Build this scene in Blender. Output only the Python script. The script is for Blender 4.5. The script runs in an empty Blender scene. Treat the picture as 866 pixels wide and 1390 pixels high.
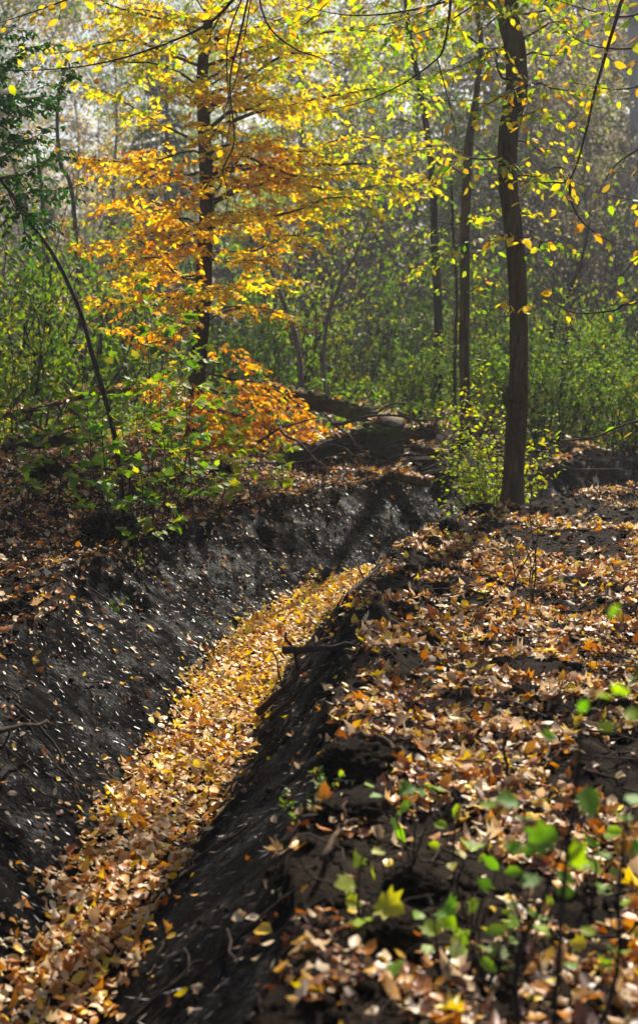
import bpy, math, random
import numpy as np
from mathutils import Vector
R = math.radians
C = bpy.context.scene.collection
rs = np.random.RandomState(7)
rnd = random.Random(11)
F = 1805.0; CAMZ = 1.6; PITCH = math.atan(265 / F)
SUN_AZ, SUN_EL = R(18), R(38)          # ahead of the camera, a little to the right

# ------------------------------------------------------------------ helpers
def P(u, v, d):
    """the world point seen at photo pixel (u, v) that stands d metres ahead"""
    a, b = (u - 433) / F, (695 - v) / F
    y = math.cos(PITCH) + b * math.sin(PITCH); z = -math.sin(PITCH) + b * math.cos(PITCH)
    return np.array([a * d / y, d, CAMZ + z * d / y])
def G(u, v, z0=0.0):
    a, b = (u - 433) / F, (695 - v) / F
    y = math.cos(PITCH) + b * math.sin(PITCH); z = -math.sin(PITCH) + b * math.cos(PITCH)
    t = (z0 - CAMZ) / z
    return a * t, y * t
def hash2(i, j, s):
    n = (i * 374761393 + j * 668265263 + s * 1442695041) & 0xffffffff
    n = ((n ^ (n >> 13)) * 1274126177) & 0xffffffff
    return ((n ^ (n >> 16)) & 0xffff) / 65535.0
def vnoise(x, y, s=0):
    x = np.asarray(x, float); y = np.asarray(y, float)
    xi = np.floor(x).astype(np.int64); yi = np.floor(y).astype(np.int64)
    fx = x - xi; fy = y - yi; fx = fx * fx * (3 - 2 * fx); fy = fy * fy * (3 - 2 * fy)
    a = hash2(xi, yi, s); b = hash2(xi + 1, yi, s); c = hash2(xi, yi + 1, s); d = hash2(xi + 1, yi + 1, s)
    return (a * (1 - fx) + b * fx) * (1 - fy) + (c * (1 - fx) + d * fx) * fy
def fbm(x, y, s=0, o=4):
    t = 0; a = .5
    for k in range(o):
        t = t + a * (vnoise(x * 2 ** k, y * 2 ** k, s + k * 17) - .5); a *= .5
    return t
def catmull(pts, n=8):
    p = np.array(pts, float); p = np.vstack([2 * p[0] - p[1], p, 2 * p[-1] - p[-2]]); out = []
    for i in range(1, len(p) - 2):
        for k in range(n):
            t = k / n
            out.append(.5 * (2 * p[i] + (p[i + 1] - p[i - 1]) * t + (2 * p[i - 1] - 5 * p[i] + 4 * p[i + 1] - p[i + 2]) * t * t
                             + (3 * p[i] - p[i - 1] - 3 * p[i + 1] + p[i + 2]) * t ** 3))
    out.append(p[-2]); return np.array(out)
def smooth(a, b, x):
    t = np.clip((x - a) / (b - a), 0, 1); return t * t * (3 - 2 * t)

# ------------------------------------------------------------------ terrain
DITCH = catmull([(-1.15, -3), (-1.02, 1), (-.9, 3), (-.81, 4.4), (-.765, 5), (-.59, 6.6), (-.34, 8.8), (-.02, 9.8), (.42, 10.75),
                 (1.08, 11.65), (2.0, 12.5), (3.3, 13.4), (5, 13.9), (9, 14.4), (20, 15)], 6)
SEG = np.linalg.norm(np.diff(DITCH, axis=0), axis=1); CUM = np.concatenate([[0], np.cumsum(SEG)])
def ditch_sd(x, y):
    x = np.asarray(x, float); y = np.asarray(y, float)
    best = np.full(x.shape, 1e9); sg = np.ones(x.shape); al = np.zeros(x.shape)
    for i in range(len(DITCH) - 1):
        a = DITCH[i]; e = DITCH[i + 1] - a; L2 = e @ e
        t = np.clip(((x - a[0]) * e[0] + (y - a[1]) * e[1]) / L2, 0, 1)
        dx = x - a[0] - t * e[0]; dy = y - a[1] - t * e[1]; d = np.hypot(dx, dy)
        m = d < best
        best = np.where(m, d, best); sg = np.where(m, np.sign(e[1] * dx - e[0] * dy), sg); al = np.where(m, CUM[i] + t * SEG[i], al)
    return best * np.where(sg == 0, 1, sg), al
def gz(x, y, full=False):
    x = np.asarray(x, float); y = np.asarray(y, float)
    near = (np.abs(x) < 22) & (y < 20)
    d = np.where(near, 9.0, 9.0); al = np.zeros(x.shape)
    if near.any():
        dd, aa = ditch_sd(x[near] if x.ndim else x, y[near] if y.ndim else y)
        if x.ndim: d[near] = dd; al[near] = aa
        else: d, al = dd, aa
    wob = .05 * np.sin(al * 1.7) + .04 * np.sin(al * 4.1 + 1) + .1 * fbm(al * 2.5, al * 0, 5, 2)
    fw = .25 + .04 * np.sin(al * 2.3) - .05 * smooth(6.5, 4, y)
    rag = .2 * (fbm(al * 1.6, al * 0 + 3.3, 91, 4)); wl = 1.0 + wob + rag; wr = .78 + wob * .8 + .32 * fbm(al * 1.9, al * 0 + 8.3, 95, 4)
    hl = np.clip((-d - fw) / (wl - fw), 0, 1); hr = np.clip((d - fw) / (wr - fw), 0, 1)
    h = np.where(d < 0, hl, hr); h = h ** 1.0
    base = -.55 * (1 - h)
    rim = .05 * np.exp(-((np.where(d < 0, -d - wl - .1, d - wr - .12)) / .16) ** 2)
    inside = (h < 1) & (h > 0)
    groove = np.where(inside, .018 * fbm(al * 13, d * 5, 14, 4) + .02 * fbm(al * 3, d * 3, 15, 2) + .035 * (vnoise(al * 9 + 3 * vnoise(d * 2.5, al, 3), d * 1.0, 9) - .5) + .02 * (vnoise(al * 26, d * 2.5, 12) - .5), 0) * np.minimum(1, 4 * np.minimum(h, 1 - h) + .15)
    out = smooth(.9, 1.0, h)
    lump = (.22 * fbm(x * .45, y * .45, 31, 3) * smooth(1.1, 3, np.abs(d)) + .12 * fbm(x * 3, y * 3, 41, 4)) * out
    left = .16 * smooth(1.2, 4, -d) * (y < 30)
    near_fl = np.where(h <= 0, .02 * fbm(x * 4, y * 4, 44, 2), 0)
    far = .9 * smooth(25, 90, y) + 1.2 * fbm(x * .05, y * .05, 61, 2) * smooth(20, 60, y)
    z = base + rim * out + groove + lump + left + near_fl + far + .02 * fbm(x * 9, y * 9, 71, 2) * out
    return (z, d, al, h) if full else z

UPV = np.array([0, 0, 1.0])
# ------------------------------------------------------------------ mesh building
class Geo:
    def __init__(s): s.v = []; s.f = {}; s.n = 0; s.att = {}
    def add(s, verts, faces, val=0.0):
        verts = np.asarray(verts, float); faces = np.asarray(faces, int)
        k = faces.shape[1]
        s.v.append(verts); s.f.setdefault(k, []).append(faces + s.n)
        a = np.broadcast_to(np.asarray(val, float), (len(faces),)); s.att.setdefault(k, []).append(a)
        s.n += len(verts)
    def tube(s, pts, rad, n=6, jit=0.0, cap=True):
        pts = np.asarray(pts, float); m = len(pts); rad = np.broadcast_to(np.asarray(rad, float), (m,))
        t = np.gradient(pts, axis=0); t /= np.linalg.norm(t, axis=1)[:, None] + 1e-9
        ref = np.array([0.31, .22, .92]) if abs(t[0][2]) < .9 else np.array([1, .1, 0.])
        nn = np.zeros((m, 3)); cur = ref
        for i in range(m):
            cur = cur - t[i] * (cur @ t[i]); cur = cur / (np.linalg.norm(cur) + 1e-9); nn[i] = cur
        bb = np.cross(t, nn); a = np.arange(n) * 2 * math.pi / n
        r = rad[:, None] * np.ones((1, n))
        if jit: r = r * (1 + jit * (rs.rand(m, n) - .5) * 2)
        v = pts[:, None, :] + r[:, :, None] * (np.cos(a)[None, :, None] * nn[:, None, :] + np.sin(a)[None, :, None] * bb[:, None, :])
        i = np.arange(m - 1)[:, None] * n; j = np.arange(n)[None, :]; j2 = (j + 1) % n
        f = np.stack([i + j, i + j2, i + n + j2, i + n + j], -1).reshape(-1, 4)
        s.add(v.reshape(-1, 3), f)
        if cap:
            b = s.n
            s.v.append(pts[[0, -1]]); s.n += 2; base = b - m * n; q = np.arange(n); q2 = (q + 1) % n
            s.f.setdefault(3, []).append(np.vstack([np.stack([np.full(n, b), base + q2, base + q], 1), np.stack([np.full(n, b + 1), base + (m - 1) * n + q, base + (m - 1) * n + q2], 1)]))
            s.att.setdefault(3, []).append(np.zeros(2 * n))
    def build(s, name, mat, parent=None, shift=None, flat=False):
        v = np.vstack(s.v)
        if shift is not None: v = v - np.asarray(shift)
        me = bpy.data.meshes.new(name)
        loops = []; starts = []; at = []; p = 0
        for k in sorted(s.f):
            f = np.vstack(s.f[k]); loops.append(f.ravel()); starts.append(p + np.arange(len(f)) * k); p += f.size; at.append(np.concatenate(s.att[k]))
        loops = np.concatenate(loops).astype(np.int32); starts = np.concatenate(starts).astype(np.int32); at = np.concatenate(at).astype(np.float32)
        me.vertices.add(len(v)); me.vertices.foreach_set('co', v.astype(np.float32).ravel())
        me.loops.add(len(loops)); me.loops.foreach_set('vertex_index', loops)
        me.polygons.add(len(starts)); me.polygons.foreach_set('loop_start', starts)
        a = me.attributes.new('rnd', 'FLOAT', 'FACE'); a.data.foreach_set('value', at)
        me.update(calc_edges=True)
        if flat: me.polygons.foreach_set('use_smooth', np.zeros(len(starts), bool))
        me.materials.append(mat)
        o = bpy.data.objects.new(name, me); C.objects.link(o)
        if parent is not None: o.parent = parent
        return o
def root(name, loc, label, cat, group=None):
    o = bpy.data.objects.new(name, None); C.objects.link(o); o.location = [float(c) for c in loc]; o.empty_display_size = .2
    return tag(o, label, cat, group)
def tag(o, label=None, cat=None, group=None, kind=None):
    if label: o['label'] = label
    if cat: o['category'] = cat
    if group: o['group'] = group
    if kind: o['kind'] = kind
    return o
def copy_tree(o, parent=None):
    c = o.copy(); C.objects.link(c); c.parent = parent
    for ch in [q for q in bpy.data.objects if q.parent == o]: copy_tree(ch, c)
    return c

# leaf templates: (verts, tris/quads lists) x along, y across
def T_oval():
    v = [(0, 0, 0), (.3, 0, 0), (.65, 0, 0), (1, 0, 0), (.26, .25, .05), (.62, .27, .06), (.26, -.25, .05), (.62, -.27, .06)]
    return np.array(v), [np.array([(0, 1, 4), (2, 3, 5), (0, 6, 1), (2, 7, 3)]), np.array([(1, 2, 5, 4), (6, 7, 2, 1)])]
def T_dia():
    return np.array([(0, 0, 0), (.5, .3, .07), (1, 0, 0), (.5, -.3, .07)]), [np.array([(0, 2, 1), (0, 3, 2)])]
def T_maple():
    pts = [(0, 0), (.02, .28), (.12, .22), (.22, .5), (.36, .34), (.62, .5), (.6, .26), (.78, .2), (1, 0), (.78, -.2), (.6, -.26), (.62, -.5), (.36, -.34), (.22, -.5), (.12, -.22), (.02, -.28)]
    v = [(.38, 0, -.03)] + [(a, b, .10 * abs(b)) for a, b in pts]
    n = len(pts)
    return np.array(v), [np.array([(0, 1 + (i + 1) % n, 1 + i) for i in range(n)])]
OVAL, DIA, MAPLE = T_oval(), T_dia(), T_maple()
def leaves(geo, pos, dirs, nor, size, tmpl, val, curl=.25, width=1.0):
    """many leaves at once"""
    pos = np.asarray(pos, float); n = len(pos)
    if n == 0: return
    dirs = np.asarray(dirs, float); nor = np.asarray(nor, float)
    x = dirs / (np.linalg.norm(dirs, axis=1)[:, None] + 1e-9)
    y = np.cross(nor, x); y /= np.linalg.norm(y, axis=1)[:, None] + 1e-9
    z = np.cross(x, y)
    t, fl = tmpl; s = np.broadcast_to(np.asarray(size, float), (n,))
    c1 = curl * (rs.rand(n) * 2 - 1) ; c2 = curl * (rs.rand(n) * 2.4 - .9); w = width * (.8 + .4 * rs.rand(n))
    tx = np.broadcast_to(t[:, 0], (n, len(t))); ty = t[None, :, 1] * w[:, None]; tz = t[None, :, 2] + c1[:, None] * tx ** 2 * 1.2 + c2[:, None] * ty ** 2 * 3
    tz = tz + .12 * curl * (rs.rand(n, len(t)) - .5)
    co = pos[:, None, :] + s[:, None, None] * (tx[..., None] * x[:, None] + ty[..., None] * y[:, None] + tz[..., None] * z[:, None])
    base = geo.n; geo.v.append(co.reshape(-1, 3)); geo.n += n * len(t)
    val = np.broadcast_to(np.asarray(val, float), (n,))
    for f in fl:
        k = f.shape[1]
        ff = base + (np.arange(n) * len(t))[:, None, None] + f[None]
        geo.f.setdefault(k, []).append(ff.reshape(-1, k)); geo.att.setdefault(k, []).append(np.repeat(val, len(f)))

# ------------------------------------------------------------------ materials
def nt(name):
    m = bpy.data.materials.new(name); m.use_nodes = True; t = m.node_tree; t.nodes.clear()
    return m, t, t.nodes.new('ShaderNodeOutputMaterial')
def ramp(t, stops, interp='LINEAR'):
    r = t.nodes.new('ShaderNodeValToRGB'); e = r.color_ramp.elements; r.color_ramp.interpolation = interp
    while len(e) > 1: e.remove(e[-1])
    e[0].position, e[0].color = stops[0][0], (*stops[0][1], 1)
    for p, c in stops[1:]:
        q = e.new(p); q.color = (*c, 1)
    return r
def noise(t, scale, detail=4, rough=.6, vec=None, mapping=None, kind='Object'):
    n = t.nodes.new('ShaderNodeTexNoise'); n.inputs['Scale'].default_value = scale; n.inputs['Detail'].default_value = detail; n.inputs['Roughness'].default_value = rough
    if vec is None:
        tc = t.nodes.new('ShaderNodeTexCoord'); vec = tc.outputs[kind]
    if mapping:
        mp = t.nodes.new('ShaderNodeMapping'); mp.inputs['Scale'].default_value = mapping; t.links.new(vec, mp.inputs[0]); vec = mp.outputs[0]
    t.links.new(vec, n.inputs['Vector']); return n
def mixc(t, fac, a, b, mode='MIX'):
    m = t.nodes.new('ShaderNodeMix'); m.data_type = 'RGBA'; m.blend_type = mode
    for s, q in ((0, fac), (6, a), (7, b)):
        if hasattr(q, 'links'): t.links.new(q, m.inputs[s])
        else: m.inputs[s].default_value = q if s == 0 else (*q, 1)
    return m.outputs[2]
def leaf_mat(name, stops, trans=.5, gloss=.025, rough=.5, sat=1.25):
    m, t, out = nt(name)
    at = t.nodes.new('ShaderNodeAttribute'); at.attribute_name = 'rnd'
    r = ramp(t, stops); t.links.new(at.outputs['Fac'], r.inputs[0])
    n = noise(t, 45, 3, .6)
    col = mixc(t, .35, r.outputs[0], n.outputs['Fac'], 'OVERLAY')
    d = t.nodes.new('ShaderNodeBsdfDiffuse'); tr = t.nodes.new('ShaderNodeBsdfTranslucent'); g = t.nodes.new('ShaderNodeBsdfGlossy')
    hs = t.nodes.new('ShaderNodeHueSaturation'); hs.inputs['Saturation'].default_value = sat; hs.inputs['Value'].default_value = 1.15
    t.links.new(col, hs.inputs['Color']); t.links.new(col, d.inputs[0]); t.links.new(hs.outputs[0], tr.inputs[0])
    g.inputs['Roughness'].default_value = rough
    a = t.nodes.new('ShaderNodeMixShader'); a.inputs[0].default_value = trans; t.links.new(d.outputs[0], a.inputs[1]); t.links.new(tr.outputs[0], a.inputs[2])
    b = t.nodes.new('ShaderNodeMixShader'); b.inputs[0].default_value = gloss; t.links.new(a.outputs[0], b.inputs[1]); t.links.new(g.outputs[0], b.inputs[2])
    t.links.new(b.outputs[0], out.inputs[0]); return m
def bark_mat(name, dark, light, moss=None, scale=14, stretch=.18, bump=.5, mossamt=.5):
    m, t, out = nt(name); p = t.nodes.new('ShaderNodeBsdfPrincipled')
    n1 = noise(t, scale, 6, .7, mapping=(1, 1, stretch)); n2 = noise(t, 2.2, 3, .6)
    r = ramp(t, [(.32, dark), (.7, light)]); t.links.new(n1.outputs['Fac'], r.inputs[0]); col = r.outputs[0]
    if moss:
        rr = ramp(t, [(mossamt - .06, (0, 0, 0)), (mossamt + .1, (1, 1, 1))]); t.links.new(n2.outputs['Fac'], rr.inputs[0])
        n3 = noise(t, 60, 2, .6); c3 = mixc(t, .6, moss, n3.outputs['Fac'], 'OVERLAY')
        col = mixc(t, rr.outputs[0], col, c3)
    t.links.new(col, p.inputs['Base Color']); p.inputs['Roughness'].default_value = .85
    p.inputs['Specular IOR Level'].default_value = .06
    b = t.nodes.new('ShaderNodeBump'); b.inputs['Strength'].default_value = bump; b.inputs['Distance'].default_value = .02
    t.links.new(n1.outputs['Fac'], b.inputs['Height']); t.links.new(b.outputs[0], p.inputs['Normal'])
    t.links.new(p.outputs[0], out.inputs[0]); return m
def soil_mat(name, wet=False, dark=(.005, .0042, .0036), light=(.040, .027, .018)):
    m, t, out = nt(name); p = t.nodes.new('ShaderNodeBsdfPrincipled')
    if wet:
        uv = t.nodes.new('ShaderNodeUVMap'); uv.uv_map = 'flow'; vec = uv.outputs[0]
        n1 = noise(t, 1, 5, .65, vec=vec, mapping=(55, 10, 1)); n2 = noise(t, 70, 5, .7); n4 = noise(t, 1, 3, .6, vec=vec, mapping=(150, 40, 1))
        nb = noise(t, 5, 3, .6)
    else:
        n1 = noise(t, 9, 6, .7); n2 = noise(t, 60, 4, .7); n4 = noise(t, 150, 2, .6); nb = noise(t, 2, 3, .6)
    r = ramp(t, [(.3, dark), (.75, light)]); t.links.new(n1.outputs['Fac'], r.inputs[0])
    c = mixc(t, .5, r.outputs[0], n2.outputs['Fac'], 'OVERLAY'); t.links.new(c, p.inputs['Base Color'])
    p.inputs['Specular IOR Level'].default_value = .03
    if wet:                                                     # small wet facets among dull peat
        wet_n = t.nodes.new('ShaderNodeMath'); wet_n.operation = 'MULTIPLY'; t.links.new(n4.outputs['Fac'], wet_n.inputs[0]); t.links.new(nb.outputs['Fac'], wet_n.inputs[1])
        rg = ramp(t, [(.20, (.85,) * 3), (.34, (.38,) * 3)]); t.links.new(wet_n.outputs[0], rg.inputs[0]); t.links.new(rg.outputs[0], p.inputs['Roughness'])
        sg = ramp(t, [(.27, (.01,) * 3), (.40, (.17,) * 3)]); t.links.new(wet_n.outputs[0], sg.inputs[0]); t.links.new(sg.outputs[0], p.inputs['Specular IOR Level'])
    else: p.inputs['Roughness'].default_value = .9
    last = None
    for n, s, d in ((n1, 1.0 if wet else .7, .05 if wet else .03), (n2, 1.0, .016), (n4, .8, .010)):
        b = t.nodes.new('ShaderNodeBump'); b.inputs['Strength'].default_value = s; b.inputs['Distance'].default_value = d
        t.links.new(n.outputs['Fac'], b.inputs['Height'])
        if last: t.links.new(last.outputs[0], b.inputs['Normal'])
        last = b
    t.links.new(last.outputs[0], p.inputs['Normal']); t.links.new(p.outputs[0], out.inputs[0]); return m

M = {}
M['soil'] = soil_mat('forest_soil')
M['wet'] = soil_mat('wet_peat', True, (.003, .0027, .003), (.015, .013, .0135))
M['gold'] = leaf_mat('golden_beech_leaf', [(0, (.20, .055, .012)), (.22, (.48, .15, .012)), (.42, (.72, .30, .012)), (.58, (.80, .48, .02)), (.78, (.82, .66, .05)), (.92, (.66, .66, .07)), (1, (.30, .45, .04))], .6)
M['rust'] = leaf_mat('rust_beech_leaf', [(0, (.10, .035, .014)), (.5, (.26, .08, .02)), (.8, (.48, .18, .025)), (1, (.6, .35, .03))], .4)
M['yellowgreen'] = leaf_mat('yellow_green_leaf', [(0, (.62, .28, .02)), (.2, (.70, .46, .03)), (.4, (.58, .52, .05)), (.65, (.30, .42, .04)), (1, (.10, .24, .03))], .55)
M['yellow'] = leaf_mat('yellow_leaf', [(0, (.6, .24, .02)), (.4, (.75, .46, .03)), (.8, (.74, .58, .06)), (1, (.45, .5, .05))], .55)
M['limegreen'] = leaf_mat('lime_shrub_leaf', [(0, (.55, .45, .03)), (.25, (.40, .46, .04)), (.6, (.20, .36, .03)), (1, (.07, .2, .025))], .55)
M['lime_bright'] = leaf_mat('bright_seedling_leaf', [(0, (.70, .62, .05)), (.4, (.48, .60, .05)), (.8, (.30, .50, .04)), (1, (.16, .34, .03))], .62)
M['green'] = leaf_mat('undergrowth_leaf', [(0, (.05, .095, .022)), (.45, (.11, .19, .04)), (.8, (.21, .29, .06)), (1, (.45, .40, .08))], .55)
M['darkgreen'] = leaf_mat('dark_green_leaf', [(0, (.015, .05, .012)), (.6, (.035, .11, .02)), (1, (.10, .22, .03))], .45, .03, .45)
M['conifer'] = leaf_mat('conifer_needle', [(0, (.008, .020, .012)), (1, (.03, .055, .025))], .2, .03, .6, 1.0)
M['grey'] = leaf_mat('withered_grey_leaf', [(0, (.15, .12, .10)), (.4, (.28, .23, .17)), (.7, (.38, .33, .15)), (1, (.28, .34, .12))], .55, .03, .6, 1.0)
M['litter'] = leaf_mat('leaf_litter', [(0, (.06, .024, .014)), (.2, (.16, .055, .022)), (.36, (.38, .12, .018)), (.44, (.58, .22, .02)), (.52, (.45, .28, .14)), (.64, (.68, .47, .26)), (.78, (.76, .58, .38)), (.84, (.62, .27, .02)), (.92, (.74, .44, .025)), (1, (.76, .58, .05))], .3, .05, .45, 1.1)
M['litter_gold'] = leaf_mat('yellow_leaf_litter', [(0, (.12, .04, .02)), (.12, (.36, .12, .02)), (.3, (.62, .25, .02)), (.42, (.62, .42, .22)), (.55, (.72, .56, .34)), (.66, (.74, .40, .03)), (.85, (.80, .52, .03)), (1, (.80, .64, .07))], .3, .05, .45, 1.1)
M['bark'] = bark_mat('dark_bark', (.012, .009, .007), (.055, .042, .03), (.04, .05, .015), mossamt=.60)
M['bark_moss'] = bark_mat('mossy_bark', (.018, .012, .008), (.13, .09, .058), (.06, .06, .02), scale=20, bump=1.0, mossamt=.58)
M['bark_pale'] = bark_mat('pale_bark', (.22, .21, .2), (.5, .48, .46), None, scale=5)
M['twig'] = bark_mat('twig_bark', (.02, .014, .011), (.07, .05, .04), None, scale=30, bump=.2)
M['twig_grey'] = bark_mat('grey_twig_bark', (.07, .055, .05), (.2, .165, .15), None, scale=10, bump=.2)
M['wood'] = bark_mat('weathered_wood', (.03, .018, .012), (.15, .095, .06), None, scale=26, bump=.8)
M['log'] = bark_mat('log_bark', (.010, .007, .006), (.09, .062, .045), (.06, .085, .02), scale=22, stretch=1, bump=1.0, mossamt=.58)
M['moss'] = bark_mat('moss', (.03, .045, .012), (.12, .16, .035), None, scale=40, stretch=1)
M['cut'] = bark_mat('cut_wood', (.05, .035, .025), (.26, .20, .15), None, scale=16, stretch=1, bump=.8)

# ------------------------------------------------------------------ ground sheets
def axis(lo, hi, fine_lo, fine_hi, step, g=1.09):
    a = list(np.arange(fine_lo, fine_hi, step)); s = step; x = a[-1]
    while x < hi: s *= g; x += s; a.append(x)
    s = step; x = a[0]; b = []
    while x > lo: s *= g; x -= s; b.append(x)
    return np.array(b[::-1] + a)
gx = axis(-160, 160, -2.6, 2.9, .017); gy = axis(-12, 230, 2.5, 13.6, .022)
X, Y = np.meshgrid(gx, gy); Z, D, AL, H = gz(X, Y, True)
nx, ny = len(gx), len(gy)
vid = np.arange(nx * ny).reshape(ny, nx)
quads = np.stack([vid[:-1, :-1], vid[:-1, 1:], vid[1:, 1:], vid[1:, :-1]], -1).reshape(-1, 4)
Hc = (H[:-1, :-1] + H[1:, 1:] + H[:-1, 1:] + H[1:, :-1]).ravel() / 4
co = np.stack([X, Y, Z], -1).reshape(-1, 3)
def sheet(name, sel, mat):
    q = quads[sel]; u, inv = np.unique(q, return_inverse=True); g = Geo(); g.add(co[u], inv.reshape(-1, 4))
    o = g.build(name, mat); me = o.data
    uv = me.uv_layers.new(name='flow'); li = np.zeros(len(me.loops), np.int32); me.loops.foreach_get('vertex_index', li)
    src = u[li]; uv.data.foreach_set('uv', np.stack([AL.ravel()[src], D.ravel()[src]], 1).astype(np.float32).ravel())
    return tag(o, kind='structure')
tag(sheet('forest_floor', Hc >= .985, M['soil']), 'dark forest soil under fallen leaves on both sides of the ditch')
tag(sheet('ditch', Hc < .985, M['wet']), 'freshly dug ditch with smooth black wet banks curving to the right')

# ------------------------------------------------------------------ leaf litter
def litter(name, x, y, label, size=(.03, .068), lift=.02, tilt=.35, vals=None, curl=.7, mat='litter'):
    n = len(x); z = gz(x, y); e = .03
    nx_ = -(gz(x + e, y) - gz(x - e, y)) / (2 * e); ny_ = -(gz(x, y + e) - gz(x, y - e)) / (2 * e)
    nor = np.stack([nx_, ny_, np.ones(n)], 1) + rs.normal(0, tilt, (n, 3)); nor /= np.linalg.norm(nor, axis=1)[:, None]
    flip = rs.rand(n) < .5; nor[flip] *= -1
    a = rs.rand(n) * 2 * math.pi; d = np.stack([np.cos(a), np.sin(a), np.zeros(n)], 1); d -= nor * (d * nor).sum(1)[:, None]
    pos = np.stack([x, y, z + .004 + rs.rand(n) * lift], 1)
    s = size[0] + (size[1] - size[0]) * rs.rand(n) ** 1.5
    v = rs.rand(n) if vals is None else vals
    g = Geo(); m = rs.rand(n) < .15
    leaves(g, pos[~m], d[~m], nor[~m], s[~m], OVAL, v[~m], curl, 1.15)
    leaves(g, pos[m], d[m], nor[m], s[m] * 1.15, MAPLE, v[m], curl)
    return tag(g.build(name, M[mat]), label, 'fallen leaves', kind='stuff')
def scatter(n, x0, x1, y0, y1, pw=1.0):
    y = y0 + (y1 - y0) * rs.rand(n) ** pw; x = x0 + (x1 - x0) * rs.rand(n); return x, y
# ditch bed
x, y = scatter(120000, -1.8, 3.0, 2.2, 13.2); d, al = ditch_sd(x, y)
k = np.abs(d) < .25 - .05 * smooth(6.5, 4, y) + .05 * rs.normal(size=len(d)) + .02 * np.sin(al * 9)
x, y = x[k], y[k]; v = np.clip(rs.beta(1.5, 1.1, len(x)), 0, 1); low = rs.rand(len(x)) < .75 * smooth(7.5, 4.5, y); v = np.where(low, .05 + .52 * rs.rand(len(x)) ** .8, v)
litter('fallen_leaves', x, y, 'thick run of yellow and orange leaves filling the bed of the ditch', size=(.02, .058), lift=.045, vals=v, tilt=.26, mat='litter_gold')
# open ground, right of the ditch
def floor_litter(side, n, x0, x1, y0, y1, thr, name, label, vshift=0):
    x, y = scatter(n, x0, x1, y0, y1)
    keep = np.abs(x) < .28 * y + .7; x, y = x[keep], y[keep]
    _, d, al, h = gz(x, y, True)
    cov = fbm(x * 1.7, y * 1.7, 101, 3) * .9 + fbm(x * 7, y * 7, 131, 2) * .9
    out = smooth(.93, 1.05, np.where(h >= 1, 1, h) + np.minimum(np.abs(d) - .8, .6) * .25)
    p = out * smooth(thr - .12, thr + .14, cov) + .012
    keep = (np.sign(d) == side) & (rs.rand(len(x)) < p) & (h > .9); x, y = x[keep], y[keep]
    v = np.clip(rs.rand(len(x)) ** .95 + vshift, 0, 1)
    return litter(name, x, y, label, (.016, .062), lift=.03, vals=v, tilt=.33)
floor_litter(1, 150000, -.5, 4.6, 2.3, 15.5, .0, 'fallen_leaves', 'brown, tan and orange leaves strewn over the ground right of the ditch')
floor_litter(-1, 42000, -5.2, 1.0, 4.5, 17, -.26, 'fallen_leaves', 'brown leaves strewn along the ground left of the ditch', -.08)
x, y = scatter(16000, -9, 12, 15, 34); litter('fallen_leaves', x, y, 'leaves scattered on the forest floor behind the logs', (.05, .1))
# leaves that stick to the banks
x, y = scatter(22000, -2.4, 2.6, 2.3, 13.5); _, d, al, h = gz(x, y, True)
k = (h > .03) & (h < .97) & (rs.rand(len(x)) < np.where(d < 0, .18, .12) * (1 + 2.5 * smooth(.6, 1, h)) * smooth(-.25, .25, fbm(x * 2, y * 2, 7, 2)) * 2)
litter('fallen_leaves', x[k], y[k], 'single leaves stuck to the black banks of the ditch', (.016, .048), lift=.006, tilt=.3)
# rootlets and fibres combed down the banks by the digger
M['fibre'] = leaf_mat('root_fibre', [(0, (.010, .007, .006)), (.6, (.03, .022, .018)), (.85, (.08, .055, .035)), (.975, (.16, .11, .07)), (1, (.28, .20, .12))], .05, .10, .4, 1)
x, y = scatter(60000, -2.4, 2.9, 2.3, 13.4); _, d, al, h = gz(x, y, True); k = (h > .02) & (h < .99); x, y, d, h = x[k], y[k], d[k], h[k]; z = gz(x, y); e = .02
gx_ = (gz(x + e, y) - gz(x - e, y)) / (2 * e); gy_ = (gz(x, y + e) - gz(x, y - e)) / (2 * e); nn0 = np.stack([-gx_, -gy_, np.ones(len(x))], 1); nn0 /= np.linalg.norm(nn0, axis=1)[:, None]
dn0 = -UPV + nn0 * nn0[:, 2:3]; dn0 = dn0 / (np.linalg.norm(dn0, axis=1)[:, None] + 1e-6) + rs.normal(0, .28, (len(x), 3)) + np.array([0, -.35, 0])
g = Geo(); leaves(g, np.stack([x, y, z + .003], 1), dn0, nn0 + rs.normal(0, .3, (len(x), 3)), .010 + .035 * rs.rand(len(x)) ** 2, DIA, rs.rand(len(x)), .5, .38)
tag(g.build('root_fibres', M['fibre']), 'fine rootlets and peat fibres combed down the black banks', 'root fibres', kind='stuff')
# crumbs of soil and twig debris
ICO = {}
def blob(g, c, r, sub=1, squash=.7, seed=0):
    if sub not in ICO:
        import bmesh
        bm = bmesh.new(); bmesh.ops.create_icosphere(bm, subdivisions=sub, radius=1)
        ICO[sub] = (np.array([q.co[:] for q in bm.verts]), np.array([[w.index for w in q.verts] for q in bm.faces])); bm.free()
    v, f = ICO[sub]
    k = 1 + 1.0 * fbm(v[:, 0] * 1.6 + seed * 7.1 + v[:, 2], v[:, 1] * 1.6 + seed * 3.3 - v[:, 2] * 1.3, seed, 4)
    if sub > 2:
        k = k + .55 * fbm(v[:, 0] * 5 + seed + 3 * v[:, 2], v[:, 1] * 5 + 4 * v[:, 2], seed + 5, 4) + .5 * fbm(v[:, 0] * 14 + seed + 9 * v[:, 2], v[:, 1] * 14 + 11 * v[:, 2], seed + 9, 3)
    v = v * k[:, None] * np.array([1, 1, squash]); g.add(v * r + c, f)
g = Geo(); x, y = scatter(15000, -3.0, 3.8, 2.6, 13.5); _, d, al, h = gz(x, y, True); keep = (np.abs(x) < .28 * y + .5)
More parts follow.
